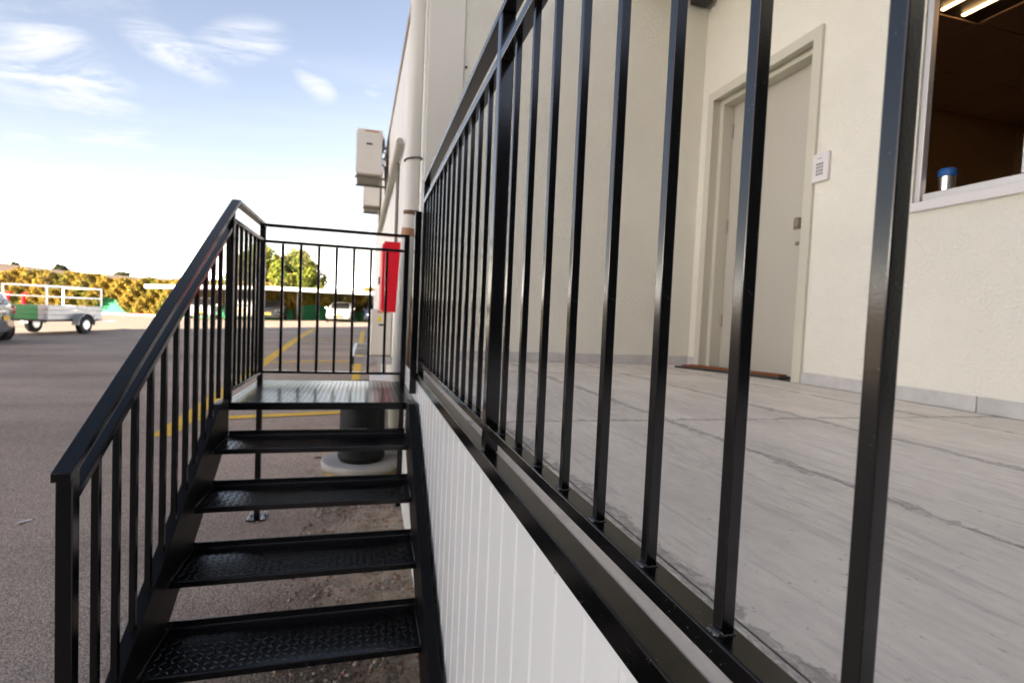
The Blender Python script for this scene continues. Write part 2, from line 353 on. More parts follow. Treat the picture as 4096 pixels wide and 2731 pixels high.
# ------------------------------------------------------------------ ground
def gz(y, x=0.0):
    cr = .018 * max(-45, min(5, x))          # cross fall towards the left
    if y < 17: return -1.53 + .0375 * (y - 4.14) + cr
    z17 = -1.53 + .0375 * (17 - 4.14) + cr
    if y < 27:
        t = (y - 17) / 10; return z17 + .0375 * 10 * (t - t * t / 2)
    return z17 + .0375 * 5
ys = [-70, -45, -20, -8, -3, 0, 2, 4, 6, 8, 10, 12, 14, 16, 17, 18, 19, 20, 21, 22, 23, 24, 25, 26, 27, 30, 36, 45, 60, 90, 150, 260, 420, 800]
xs = [-600, -250, -120, -60, -45, -30, -20, -10, -5, 0, 5, 10, 20, 60, 250, 600]
vs_, fs_ = [], []
for y in ys:
    for x in xs: vs_.append((x, y, gz(max(y, -8), x)))
for j in range(len(ys) - 1):
    for i in range(len(xs) - 1):
        a = j * len(xs) + i; fs_.append((a, a + 1, a + 1 + len(xs), a + len(xs)))
g = MB().add(vs_, fs_, 0, True).build('ground', asphalt_mat()); tag(g, kind='structure')
def strip(name, p, q, w, dz=.005, n=10, m=None):
    """painted line on the ground from p to q, following the slope"""
    p, q = Vector((*p, 0)), Vector((*q, 0)); d = (q - p); sd = Vector((d.y, -d.x, 0)).normalized() * (w / 2)
    vs, fs = [], []
    for i in range(n + 1):
        c = p + d * (i / n); jit = random.uniform(-.006, .006)
        for s_ in (-1, 1):
            u = c + sd * (s_ + jit); vs.append((u.x, u.y, gz(u.y, u.x) + dz))
    for i in range(n): fs.append((2 * i, 2 * i + 1, 2 * i + 3, 2 * i + 2))
    return tag(MB().add(vs, fs).build(name, m or YELLOW), kind='structure')
strip('parking_marking', (-2.13, 6.6), (-2.22, 25.5), .23, n=40)
strip('parking_marking', (-.17, 5.2), (-.10, 24.5), .15, n=40)
for y in (7.40, 12.93, 18.75, 24.6): strip('parking_marking', (-2.02, y), (.25, y + .26), .185, dz=.009)

# ------------------------------------------------------------------ guard railing along the platform
XP, WP = .3028, .038
ZB, ZR, ZM, ZT = -.3476, -.2737, .6628, .775
XC = XP + WP / 2
guard = thing('guard_railing', 'black steel guard railing with square balusters along the raised tiled platform', 'railing', (XC, 1.314, ZB))
def G(mb, name, m=BLACK, bevel=.0022, parent=None):
    o = mb.build(name, m, parent or guard, bevel); o.matrix_parent_inverse = Matrix.Translation(-guard.location) if parent is None else Matrix.Identity(4)
    return o
Y0, Y1 = -.59, 3.17
G(MB().box(XP, XP + .040, Y0, Y1, ZT - .018, ZT), 'top_rail')
posts = [(1.314, 1.352), (Y1 - .038, Y1), (-.55 - .038, -.55)]
for a, b in posts:
    G(MB().box(XP + .0006, XP + WP - .0006, a, b, ZB, ZT - .0185), 'post', bevel=.003)
segs = [(1.3525, Y1 - .0385), (-.5495, 1.3135)]
for a, b in segs:
    G(MB().box(XP + .0008, XP + .0321, a, b, ZM - .0246, ZM), 'upper_rail')
    G(MB().box(XP + .0008, XP + .0321, a, b, ZR - .0225, ZR), 'lower_rail', BEAM)
wb = .0136
bal_me = MB().box(-wb / 2, wb / 2, 0, wb, 0, ZM - .0248 - ZR).mesh('baluster', BLACK, .0014)
def weld_mesh():
    mb = MB(); rnd = random.Random(3)
    # bead piled at the outer front corner, with a thin bead under the front face
    def blob(c, rx, ry, rz, n=10, k=5):
        vs, fs = [], []
        for j in range(k + 1):
            th = math.pi / 2 * j / k
            for i in range(n):
                a = 2 * math.pi * i / n; q = 1 + rnd.uniform(-.12, .12)
                vs.append((c[0] + rx * math.cos(a) * math.cos(th) * q, c[1] + ry * math.sin(a) * math.cos(th) * q, c[2] + rz * math.sin(th)))
        for j in range(k):
            for i in range(n): fs.append((j * n + i, j * n + (i + 1) % n, (j + 1) * n + (i + 1) % n, (j + 1) * n + i))
        mb.add(vs, fs, 0, True)
    for i in range(5):
        blob((-wb / 2 - .0012 + rnd.uniform(-.0008, .0008), .0005 + i * .0030, 0), .0042, .0032, .0046 - .0003 * i)
    for i in range(5):
        blob((-.005 + i * .0028, -.0004, 0), .0024, .0018, .0018)
    return mb.mesh('weld', WELD)
weld_me = weld_mesh()
bys = [1.4732 + .1270 * i for i in range(13)] + [1.1919, 1.0542, .9217, .7886, .655, .5206, .3891, .257, .1245, -.009, -.142, -.276, -.409]
XBC = XP + .0008 + .0157
for y in bys:
    o = link('baluster', bal_me, guard); o.location = Vector((XBC, y, ZR)) - guard.location
    w = link('weld', weld_me, o)
# ------------------------------------------------------------------ raised platform: edge beam, cladding, slab, tiles
plat = thing('raised_platform', 'raised platform with white ribbed cladding, black edge beam and grey floor tiles', 'platform')
PY0, PY1 = -3.0, 4.15
XB = .297
MB().box(XB, XB + .040, PY0, 3.19, ZB - .044, ZB).build('edge_beam', BEAM, plat, .003)
def cladding():
    pitch, xo = .115, XB + .012
    prof = []
    y = PY0
    while y < PY1 - .01:
        prof += [(xo, y), (xo, y + pitch - .020), (xo - .0026, y + pitch - .014), (xo - .0026, y + pitch - .008), (xo, y + pitch - .002)]
        y += pitch
    prof.append((xo, min(y, PY1)))
    vs, fs = [], []
    for x, yy in prof:
        yy = min(yy, PY1); vs.append((x, yy, gz(yy, .3) - .05)); vs.append((x, yy, ZB - .045))
    for i in range(len(prof) - 1): fs.append((2 * i, 2 * i + 2, 2 * i + 3, 2 * i + 1))
    MB().add(vs, fs).build('cladding', WHITECLAD, plat)
    MB().box(XB + .008, XB + .0115, PY0, 3.19, ZB - .062, ZB - .0445).build('cladding_trim', WHITECLAD, plat)
cladding()
fx = MB().tube([(0, 0, 0), (-.004, 0, 0)], .006, 8).mesh('rivet', WHITECLAD)
for k in range(12): link('rivet', fx, plat, (XB + .0078, PY0 + .1 + k * .46, ZB - .053))
ZF = ZB - .004
MB().box(XB + .043, 2.79, PY0, PY1, -.62, ZF - .012).build('slab', CONC, plat)
MB().box(XB + .0405, 2.785, PY0, PY1 - .003, ZF - .0118, ZF - .0045).build('grout_bed', GROUT, plat)
tx = [XB + .041, .443, 1.088, 1.733, 2.378, 2.788]; ty = [PY0, -1.48, .12, 1.72, 3.32, PY1 - .002]
gp = .0022
for i in range(len(tx) - 1):
    for j in range(len(ty) - 1):
        dz = random.uniform(-.0006, .0006)
        x0, x1, y0, y1 = tx[i] + gp, tx[i + 1] - gp, ty[j] + gp, ty[j + 1] - gp
        MB().box(x0, x1, y0, y1, ZF - .0044, ZF + dz).build('floor_tile', TILE, plat, .0015)
# ------------------------------------------------------------------ office building around the platform
XW, YE, ZC = 2.80, 4.15, 2.80
off = thing('office_building', 'cream stucco building wall with door and window behind the railing', 'building', (2.8, 1.5, ZF))
def O(mb, name, m, bevel=0, parent=None, **k):
    o = mb.build(name, m, parent or off, bevel, **k)
    if parent is None: o.matrix_parent_inverse = Matrix.Translation(-off.location)
    return o
DY0, DY1, DZ = 2.895, 4.015, 1.955
WY0, WY1, WZ0, WZ1 = .45, 2.205, .700, 2.05
sw = MB()
def wbx(y0, y1, z0, z1): sw.box(XW, XW + .06, y0, y1, z0, z1)
wbx(DY1, YE + .2, -.62, ZC); wbx(DY0, DY1, DZ, ZC); wbx(WY1, DY0, -.62, ZC); wbx(WY0, WY1, -.62, WZ0 - .002); wbx(WY0, WY1, WZ1, ZC); wbx(-3.0, WY0, -.62, ZC)
O(sw, 'side_wall', STUCCO)
O(MB().box(.675, XW - .001, YE, YE + .2, -.62, ZC), 'end_wall', STUCCO)
O(MB().box(.675, XW - .001, YE, YE + .2, ZC + .001, 3.38), 'end_wall', STUCCO)
O(MB().box(.40, .671, YE - .012, YE + .2, -1.6, 3.38), 'corner_panel', TRIMPANEL, .003)
O(MB().tube([(.689, YE - .012, 1.912), (.689, YE + .01, 1.912)], .009, 10), 'screw_head', DARK)
O(MB().box(2.05, XW + .24, -3.0, YE - .013, ZC + .001, ZC + .12), 'eave', PLASTER)
O(MB().box(XW + .001, XW + 6, -3.0, YE + .2, ZC + .122, 3.38), 'upper_wall', WALLWHITE)
O(MB().box(.46, XW - .001, -2.0, -1.8, -.345, 1.7), 'unseen_reflection_wall', mat('reflection_wall_dark', (.035, .036, .038), rough=.6))  # unseen dark wall, added so the front faces of the bars reflect dark
O(MB().box(2.60, 2.76, 4.02, 4.13, ZC - .06, ZC), 'ceiling_lamp', DARK, .01)
# skirting tiles
sk = [(y, y + .62) for y in (-2.9, -2.278, -1.656, -1.034, -.412, .21)] + [(.832, 1.806), (1.81, 2.885)]
for a, b in sk:
    O(MB().box(XW - .012, XW - .0005, a + .002, b - .002, ZF + .001, ZB + .073), 'skirting_tile', SKIRT, .0015)
O(MB().box(XW - .012, XW - .0005, 4.022, YE - .001, ZF + .001, ZB + .073), 'skirting_tile', SKIRT, .0015)
xx = .678
while xx < XW - .02:
    x2 = min(xx + .62, XW - .013)
    O(MB().box(xx + .002, x2 - .002, YE - .012, YE - .0005, ZF + .001, ZB + .073), 'skirting_tile', SKIRT, .0015); xx += .62
# door
door = O(MB().box(XW + .160, XW + .205, DY0 + .062, DY1 - .062, ZF + .006, DZ - .062), 'door', DOORPAINT, .002)
def frame_ring(x0, x1, y0, y1, z1, w):
    mb = MB(); z0 = ZF + .001
    mb.prism([(y0, z0), (y0 + w, z0), (y0 + w, z1 - w), (y0, z1)], x0, x1, 'x')
    mb.prism([(y1, z0), (y1, z1), (y1 - w, z1 - w), (y1 - w, z0)], x0, x1, 'x')
    mb.prism([(y0, z1), (y0 + w, z1 - w), (y1 - w, z1 - w), (y1, z1)], x0, x1, 'x')
    return mb
O(frame_ring(XW - .022, XW - .0005, DY0 - .035, DY1 + .025, DZ + .022, .072), 'door_frame', FRAMEPAINT, .002, door)
O(frame_ring(XW + .0, XW + .055, DY0 + .001, DY1 - .001, DZ - .001, .040), 'door_jamb', FRAMEPAINT, .002, door)
O(frame_ring(XW + .0555, XW + .158, DY0 + .001, DY1 - .001, DZ - .001, .085), 'door_rebate', FRAMEPAINT, .002, door)
h = O(MB().box(XW + .150, XW + .160, 3.105, 3.185, .722, .802), 'door_handle', mat('brushed_steel', (.36, .31, .27), rough=.35, metal=.8), .003, door)
O(MB().box(XW + .112, XW + .1495, 3.110, 3.140, .727, .797), 'door_knob', mat('brushed_steel', (.36, .31, .27)), .003, door)
for zz in (.0, .8, 1.6):
    O(MB().tube([(XW + .150, DY1 - .088, zz), (XW + .150, DY1 - .088, zz + .11)], .009, 10), 'hinge', mat('brushed_steel', (.36, .31, .27)), 0, door)
O(MB().tube([(XW + .1595, 3.145, .62), (XW + .150, 3.145, .62)], .016, 14), 'lock_cylinder', mat('brushed_steel', (.36, .31, .27)), 0, door)
# window
win = O(MB().box(XW + .030, XW + .034, WY0 + .04, 1.70, WZ0 + .05, WZ1 - .04), 'window', glass_mat('window_glass', (.80, .80, .78), .9))
O(MB().box(XW + .012, XW + .05, WY1 - .032, WY1 - .001, WZ0 + .002, WZ1 - .001), 'window_frame', ALU, .003, win)
O(MB().box(XW + .012, XW + .05, WY0 + .001, WY0 + .045, WZ0 + .002, WZ1 - .001), 'window_frame', ALU, .003, win)
O(MB().box(XW + .012, XW + .05, WY0 + .0455, WY1 - .0455, WZ0 + .002, WZ0 + .045), 'window_frame', ALU, .003, win)
O(MB().box(XW + .012, XW + .05, WY0 + .0455, WY1 - .0455, WZ1 - .04, WZ1 - .001), 'window_frame', ALU, .003, win)
O(MB().box(XW + .010, XW + .052, 1.680, 1.722, WZ0 + .0455, WZ1 - .0405), 'mullion', ALU, .003, win)
O(MB().box(XW - .028, XW + .0115, WY0 - .01, WY1 + .015, WZ0 - .050, WZ0 - .0005), 'window_sill', SILLW, .004, win)
# room behind the window
WOODW = mat('room_wall', (.50, .36, .23), rough=.8); CEILT = mat('ceiling_tile', (.60, .44, .34), rough=.95)
RX1, RY1, RZ = 6.7, 4.18, 2.30
rm = MB(); rm.box(XW + .061, RX1, RY1, RY1 + .1, -.35, RZ + .3); rm.box(RX1, RX1 + .1, -1.6, RY1 + .1, -.35, RZ + .3); rm.box(XW + .061, RX1, -1.6, -1.5, -.35, RZ + .3)
O(rm, 'room_wall', WOODW)
O(MB().box(XW + .061, RX1, -1.5, RY1, -.36, -.35), 'room_floor', mat('room_floor', (.10, .09, .085), rough=.6))
O(MB().box(XW + .061, RX1, -1.5, RY1, RZ + .02, RZ + .05), 'ceiling_void', DARK)
t_ = .61; x = XW + .061
cb = MB().box(.006, t_ - .006, .006, t_ - .006, 0, .012).mesh('ceiling_tile', CEILT, .004)
for i in range(7):
    for j in range(10):
        cx_, cy_ = 6.70 - (i + 1) * t_, 4.18 - (j + 1) * t_
        if cx_ < XW + .2: continue
        if i == 4 and 2 <= j <= 4: continue
        o = link('ceiling_tile', cb, off); o.location = Vector((cx_, cy_, RZ)) - off.location
LIN = emit_mat('warm_linear_lamp', (1.0, .58, .25), 1.7)
for xl in (3.855, 4.055):
    O(MB().box(xl, xl + .026, 1.2, 2.93, RZ + .001, RZ + .012), 'linear_lamp', LIN)
O(MB().box(5.5, 6.69, 4.05, 4.17, -.35, 1.35), 'cabinet', mat('cabinet', (.05, .045, .04), rough=.6))

# things on and by the wall
kp = thing('access_keypad', 'small white access keypad with grey keys on the wall beside the door', 'keypad', (XW, 2.805, 1.05))
KPW = mat('keypad_white', (.80, .78, .77), rough=.4); KEY = mat('keypad_keys', (.30, .29, .30), rough=.5)
MB().box(-.026, -.0005, -.061, .061, -.092, .090).build('casing', KPW, kp, .006)
for i in range(3):
    for j in range(4):
        MB().box(-.0285, -.0262, -.026 + i * .019, -.012 + i * .019, -.052 + j * .021, -.037 + j * .021).build('key', KEY, kp, .001)
MB().box(-.0275, -.0262, -.013, .020, .050, .060).build('display', mat('keypad_display', (.55, .53, .54), rough=.3), kp)
mug = thing('travel_mug', 'steel travel mug with blue lid standing inside on the window sill', 'mug', (2.93, 2.125, WZ0 + .036))
STEEL = mat('mug_steel', (.75, .73, .70), rough=.22, metal=.9); BLUE = mat('mug_blue', (.015, .10, .30), rough=.35)
MB().box(2.862, 3.0, WY0, WY1, WZ0 - .02, WZ0 + .035).build('inner_sill', SILLW, off, .003).matrix_parent_inverse = Matrix.Translation(-off.location)
MB().tube([(0, 0, .001), (0, 0, .05), (0, 0, .102)], [.030, .035, .037], 20).build('cup', STEEL, mug)
MB().tube([(0, 0, .103), (0, 0, .136), (0, 0, .145)], [.042, .042, .033], 20).build('lid', BLUE, mug)
MB().tube([(.037, .012, .08), (.065, .02, .072), (.068, .02, .03), (.036, .012, .018)], .006, 8).build('handle', DARK, mug)
mt = thing('door_mat', 'brown door mat with black rubber border lying askew at the door', 'mat', (2.48, 3.86, ZF + .002))
mt.rotation_euler = (0, 0, math.atan2(-.80, .32))
MB().box(0, .86, 0, .24, 0, .014).build('rubber_border', DARK, mt, .003)
MB().box(.03, .83, .05, .21, .0142, .024).build('bristle_pad', mat('coir', (.30, .10, .035), rough=1, bump=(160, 1, .01)), mt, .002)

# ------------------------------------------------------------------ outdoor stair
stair = thing('outdoor_staircase', 'black steel outdoor staircase with checker plate treads and side railing', 'staircase')
GO, RI, YL, ZL = .3045, .1839, 3.199, -.5315
SL = RI / GO
nos = lambda y: ZL + SL * (y - YL)
XI, XO = -.708, -.752          # left stringer inner, outer
RI0, RI1 = .246, .290          # right stringer
def stringer(xi, xo):
    mb = MB(); ya, yb = 1.28, 3.192
    top = lambda y: nos(y) + .150
    bot = lambda y: nos(y) - .180
    yt = YL - .02
    def pts(off_t, off_b, y0, y1):
        return [(y0, max(bot(y0) + off_b, gz(y0, xi) + .004)), (1.72, max(bot(1.72) + off_b, gz(1.72, xi) + .004)), (y1, bot(y1) + off_b), (y1, min(top(y1) - off_t, ZL + .02)), (3.02, min(top(3.02) - off_t, ZL + .02)), (y0, top(y0) - off_t)]
    p = pts(0, 0, ya, yb)
    x0, x1 = sorted((xi, xo))
    mb.prism(p, x0, x1, 'x')
    return mb
STRP = mat('black_stringer_paint', (.0024, .0026, .0030), rough=.42, spec=.16, bump=(160, .06, .001))
stringer(XI, XO).build('stringer', STRP, stair, .003)
stringer(RI1, RI0).build('stringer', STRP, stair, .003)
TD = .296
def tread_mesh():
    t = .004; mb = MB()
    # folded plate: lip down at the nosing, lip up at the back
    pr = [(0, -.026), (0, -.004), (.0012, -.0012), (.004, 0), (TD - .008, 0), (TD - .003, .002), (TD - .001, .007), (TD, .030)]
    out = []
    for i, (a, b) in enumerate(pr):
        p0 = Vector(pr[max(i - 1, 0)]); p1 = Vector(pr[min(i + 1, len(pr) - 1)]); d = (p1 - p0).normalized()
        out.append((a + d.y * t, b - d.x * t))
    poly = pr + out[::-1]
    n = len(pr); x0, x1 = XI + .0015, RI0 - .0015
    for i in range(n - 1):
        a, b, c, d = pr[i], pr[i + 1], out[i + 1], out[i]
        mb.hexa([(x0, a[0], a[1]), (x1, a[0], a[1]), (x1, d[0], d[1]), (x0, d[0], d[1]), (x0, b[0], b[1]), (x1, b[0], b[1]), (x1, c[0], c[1]), (x0, c[0], c[1])])
    return mb.mesh('tread', CHECK)
def lugs(x0, x1, y0, y1, pitch=.0290, name='checker_lugs', hh=.0017):
    mb = MB(); vs, fs = [], []
    nx, ny = int((x1 - x0) / pitch), int((y1 - y0) / pitch)
    l, w = .0150, .0040
    for i in range(nx):
        for j in range(ny):
            cx_, cy_ = x0 + (i + .5) * pitch, y0 + (j + .5) * pitch
            a = math.pi / 4 if (i + j) % 2 else -math.pi / 4
            ca, sa = math.cos(a), math.sin(a); o = len(vs)
            for u, v, z in ((-l, 0, 0), (-l * .4, -w, 0), (l * .4, -w, 0), (l, 0, 0), (l * .4, w, 0), (-l * .4, w, 0), (-l * .5, 0, hh), (l * .5, 0, hh)):
                vs.append((cx_ + u * ca - v * sa, cy_ + u * sa + v * ca, z))
            fs += [(o, o + 1, o + 6), (o + 1, o + 2, o + 7, o + 6), (o + 2, o + 3, o + 7), (o + 3, o + 4, o + 7), (o + 4, o + 5, o + 6, o + 7), (o + 5, o, o + 6)]
    mb.add(vs, fs, 0, True); return mb.mesh(name, CHECK)
tme, lme = tread_mesh(), lugs(XI + .012, RI0 - .012, .006, TD - .010)
wmes = [MB().tube([(sx, .006 + TD * k / 12 * .97, .002 + .0007 * math.sin(k * 9)) for k in range(13)], .004, 6).mesh('weld_seam', WELD) for sx in (XI + .004, RI0 - .004)]
for k in range(1, 6):
    o = link('tread', tme, stair, (0, YL - k * GO, ZL - k * RI))
    tag(link('checker_lugs', lme, o, (0, 0, .0002)), kind='stuff')
    for wme in wmes: link('weld_seam', wme, o)
LY1 = 4.185
dk = MB().box(XI - .03, RI1 + .012, YL, LY1, ZL - .005, ZL).build('landing_plate', CHECK, stair, .0015)
tag(link('checker_lugs', lugs(XI - .02, RI1, YL + .006, LY1 - .01, hh=.0006), dk, (0, 0, ZL + .0002)), kind='stuff')
MB().box(XI - .005, RI0 + .02, YL + .001, YL + .040, ZL - .043, ZL - .0052).build('landing_beam', BLACKP, stair, .002)
MB().box(XI - .03, RI1 + .012, LY1 - .042, LY1 - .002, ZL - .043, ZL - .0052).build('landing_beam', BLACKP, stair, .002)
MB().box(XI - .03, XI - .0052, YL + .0405, LY1 - .0425, ZL - .043, ZL - .0053).build('landing_beam', BLACKP, stair, .002)
MB().box(RI0 + .021, RI1 + .012, YL + .0405, LY1 - .0425, ZL - .043, ZL - .0053).build('landing_beam', BLACKP, stair, .002)
PW = .038
# posts
LX = -.740
def post(x, y, z0, z1): return MB().box(x, x + PW, y, y + PW, z0, z1).build('post', BLACKP, stair, .003)
ZTL, ZML, ZBL = .592, .478, -.457
HS, HY = .5815, 1.552
hz = lambda y: -.436 + HS * (y - HY)
YA = HY + (ZTL + .006 - (-.436)) / HS
post(LX, 1.567, gz(1.567, LX) + .004, hz(1.585) - .024)
post(LX, 3.200, ZL + .001, min(hz(3.219) - .024, ZTL))
post(LX, LY1 - .055, ZL + .001, ZTL - .0185)
post(.268, LY1 - .055, ZL + .001, ZTL - .0185)
post(.2905 - PW + .010, 3.160, nos(3.16) + .08, .596)
# sloping rails
def srail(name, y0, y1, zf, w, hh, xc):
    k = math.atan(HS)
    mb = MB(); dz = hh / math.cos(k)
    mb.hexa([(xc - w / 2, y0, zf(y0) - dz), (xc + w / 2, y0, zf(y0) - dz), (xc + w / 2, y1, zf(y1) - dz), (xc - w / 2, y1, zf(y1) - dz),
             (xc - w / 2, y0, zf(y0)), (xc + w / 2, y0, zf(y0)), (xc + w / 2, y1, zf(y1)), (xc - w / 2, y1, zf(y1))])
    return mb.build(name, BLACKP, stair, .002)
XCR = LX + PW / 2
srail('handrail', HY, YA, hz, .044, .0205, XCR)
mz = lambda y: hz(y) - .092
YM = HY + (ZML + .006 - (-.436 - .092)) / HS
srail('upper_rail', 1.6055, 3.1995, mz, .030, .021, XCR)
srail('upper_rail', 3.2385, YM, mz, .030, .021, XCR)
MB().box(XCR - .022, XCR + .022, YA + .0005, LY1 - .0165, ZTL - .018, ZTL + .004).build('handrail', BLACKP, stair, .002)
MB().box(XCR - .015, XCR + .015, YM + .0005, LY1 - .0555, ZML - .020, ZML + .004).build('upper_rail', BLACKP, stair, .002)
MB().box(XCR - .015, XCR + .015, 3.2385, LY1 - .0555, ZBL - .020, ZBL).build('lower_rail', BLACKP, stair, .002)
YR = LY1 - .055
MB().box(XCR + .0225, .268 + PW, YR - .002, YR + .040, ZTL - .018, ZTL + .002).build('handrail', BLACKP, stair, .002)
MB().box(XCR + .0195, .2675, YR + .004, YR + .034, ZML - .018, ZML + .002).build('upper_rail', BLACKP, stair, .002)
MB().box(XCR + .0195, .2675, YR + .004, YR + .034, ZBL - .018, ZBL).build('lower_rail', BLACKP, stair, .002)
# balusters
sb = .0195
def sbal(x, y, z0, z1): return MB().box(x - sb / 2, x + sb / 2, y - sb / 2, y + sb / 2, z0, z1).build('baluster', BLACKP, stair, .0015)
for k in range(11):
    y = 1.737 + k * .1285
    if y < 3.18: sbal(XCR, y, nos(y + sb / 2) + .1515, mz(y) - .026)
rail_bal = MB().box(-sb / 2, sb / 2, -sb / 2, sb / 2, 0, ZML - .0205 - ZBL).mesh('baluster', BLACKP, .0015)
for k, y in enumerate((3.356, 3.476, 3.605, 3.733, 3.866, 3.99)):
    link('baluster', rail_bal, stair, (XCR, y, ZBL))
for x in (-.588, -.465, -.342, -.219, -.096, .027, .143):
    link('baluster', rail_bal, stair, (x * 1.0, YR + .019, ZBL))
# legs
bolt_me = MB().tube([(0, 0, 0), (0, 0, .009)], .013, 6).tube([(0, 0, .009), (0, 0, .022)], .007, 8).mesh('bolt', mat('zinc', (.75, .77, .80), rough=.3, metal=.9))
for x in (LX, .268):
    y = LY1 - .055; zg = gz(y, x)
    lg = MB().box(x, x + PW, y, y + PW, zg + .014, ZL - .0435).build('leg', BLACKP, stair, .003)
    bp_ = MB().box(x - .045, x + PW + .045, y - .045, y + PW + .045, zg + .005, zg + .0135).build('base_plate', BLACKP, lg, .002)
    for dx in (-.028, PW + .028):
        for dy in (-.028, PW + .028):
            link('bolt', bolt_me, lg, (x + dx, y + dy, zg + .0137))

# ------------------------------------------------------------------ dirt and stones beside the platform foot
def soil():
    vs, fs = [], []; rnd = random.Random(11); n = 60
    for i in range(n + 1):
        y = 1.2 + 3.9 * i / n
        e = .06 - .30 * (0.5 + 0.5 * math.sin(y * 2.3 + .6)) + .05 * math.sin(y * 11) + rnd.uniform(-.03, .03) - .12 * max(0, min(1, (y - 3) / 1.0))
        for k in range(9):
            t = k / 8; x = e + (.309 - e) * t
            vs.append((x, y, gz(y, x) + .004 + (.016 * math.sin(t * math.pi * .5) + rnd.uniform(0, .008) if k else -.004)))
    for i in range(n):
        for k in range(8): a = i * 9 + k; fs.append((a, a + 1, a + 10, a + 9))
    return MB().add(vs, fs, 0, True).build('soil', mat('soil', (.42, .335, .26), rough=1, bump=(45, 1, .02, 8), var=(9, .4, (1, 1, 1))))
tag(soil(), kind='structure')
def pebbles():
    rnd = random.Random(5); vs, fs, ms = [], [], []
    mb = MB()
    base = [(1, 0, 0), (-1, 0, 0), (0, 1, 0), (0, -1, 0), (0, 0, 1), (0, 0, -1)]
    tri = [(0, 2, 4), (2, 1, 4), (1, 3, 4), (3, 0, 4), (2, 0, 5), (1, 2, 5), (3, 1, 5), (0, 3, 5)]
    def stone(x, y, z, r, m):
        sx, sy, sz = r * rnd.uniform(.7, 1.3), r * rnd.uniform(.7, 1.3), r * rnd.uniform(.45, .8)
        a = rnd.uniform(0, 6.28); ca, sa = math.cos(a), math.sin(a)
        p = []
        for u, v, w in base:
            q = rnd.uniform(.8, 1.2); u, v = u * sx * q, v * sy * q
            p.append((x + u * ca - v * sa, y + u * sa + v * ca, z + w * sz))
        mb.add(p, tri, m, True)
    for _ in range(9000):
        y = 1.0 + 4.2 * rnd.random(); x = .30 - abs(rnd.gauss(0, .30))
        if x < -.7: continue
        r = rnd.choice((.004, .005, .006, .008, .010, .013, .016)) * rnd.uniform(.7, 1.3)
        stone(x, y, gz(y, x) + .004 + .012 * max(0, min(1, (x + .1) * 4)) + r * .3, r, rnd.choice((0, 0, 0, 1, 1, 2, 3)))
    for _ in range(7000):
        y = .9 + 3.6 * rnd.random() ** 1.3; x = .2 - abs(rnd.gauss(0, .7))
        r = rnd.uniform(.0025, .0065)
        stone(x, y, gz(y, x) + r * .4, r, rnd.choice((0, 1, 1, 1, 4, 4, 4)))
    for x, y, r in ((.02, 3.3, .024), (-.05, 2.6, .02), (.16, 3.0, .02), (.10, 3.62, .026), (-.62, 3.45, .018), (.2, 2.45, .022)):
        stone(x, y, gz(y, x) + .014, r, 3)
    return mb.build('gravel', [mat('stone_brown', (.29, .215, .165), rough=.9), mat('stone_grey', (.38, .34, .31), rough=.9), mat('stone_rust', (.33, .18, .12), rough=.9), mat('stone_pale', (.50, .46, .39), rough=.8), mat('stone_asphalt', (.44, .36, .305), rough=.9)])
tag(pebbles(), kind='stuff')
def scrap(label, x, y, w, l, rz, m):
    rnd = random.Random(int(x * 100)); vs = []
    for i in range(3):
        for j in range(3): vs.append(((i - 1) * w / 2, (j - 1) * l / 2, .004 + rnd.uniform(0, .012)))
    o = MB().add(vs, [(0, 1, 4, 3), (1, 2, 5, 4), (3, 4, 7, 6), (4, 5, 8, 7)]).build('litter_scrap', m, None, loc=(x, y, gz(y, x)))
    o.rotation_euler = (0, 0, rz); md = o.modifiers.new('thickness', 'SOLIDIFY'); md.thickness = .001
    return tag(o, label, 'litter', 'litter on the asphalt')
scrap('small white paper scrap on the asphalt left of the handrail post', -2.24, 4.37, .035, .085, R(-30), KPW)
scrap('small dark leaf on the asphalt under the landing', -.42, 5.55, .07, .04, R(20), mat('dry_leaf', (.07, .045, .03), rough=.9))
scrap('small dark leaf on the asphalt below the middle treads', -.80, 3.62, .05, .03, R(50), mat('dry_leaf', (.07, .045, .03), rough=.9))
# ------------------------------------------------------------------ manhole riser under the landing
mh = thing('manhole_riser', 'dark plastic riser pipe on a round concrete manhole collar under the landing', 'manhole', (0, 4.93, gz(4.93)))
MB().tube([(0, 0, -.02), (0, 0, .10)], [.325, .315], 40).build('collar_base', OCHRE, mh)
MB().tube([(0, 0, .1005), (0, 0, .112), (0, 0, .158), (0, 0, .166)], [.30, .345, .345, .33], 40).build('collar_ring', CONC, mh)
MB().tube([(0, 0, .1665), (0, 0, .20), (0, 0, .235), (0, 0, .24), (0, 0, .86)], [.185, .207, .207, .195, .195], 40).build('riser', DARKGREY, mh)

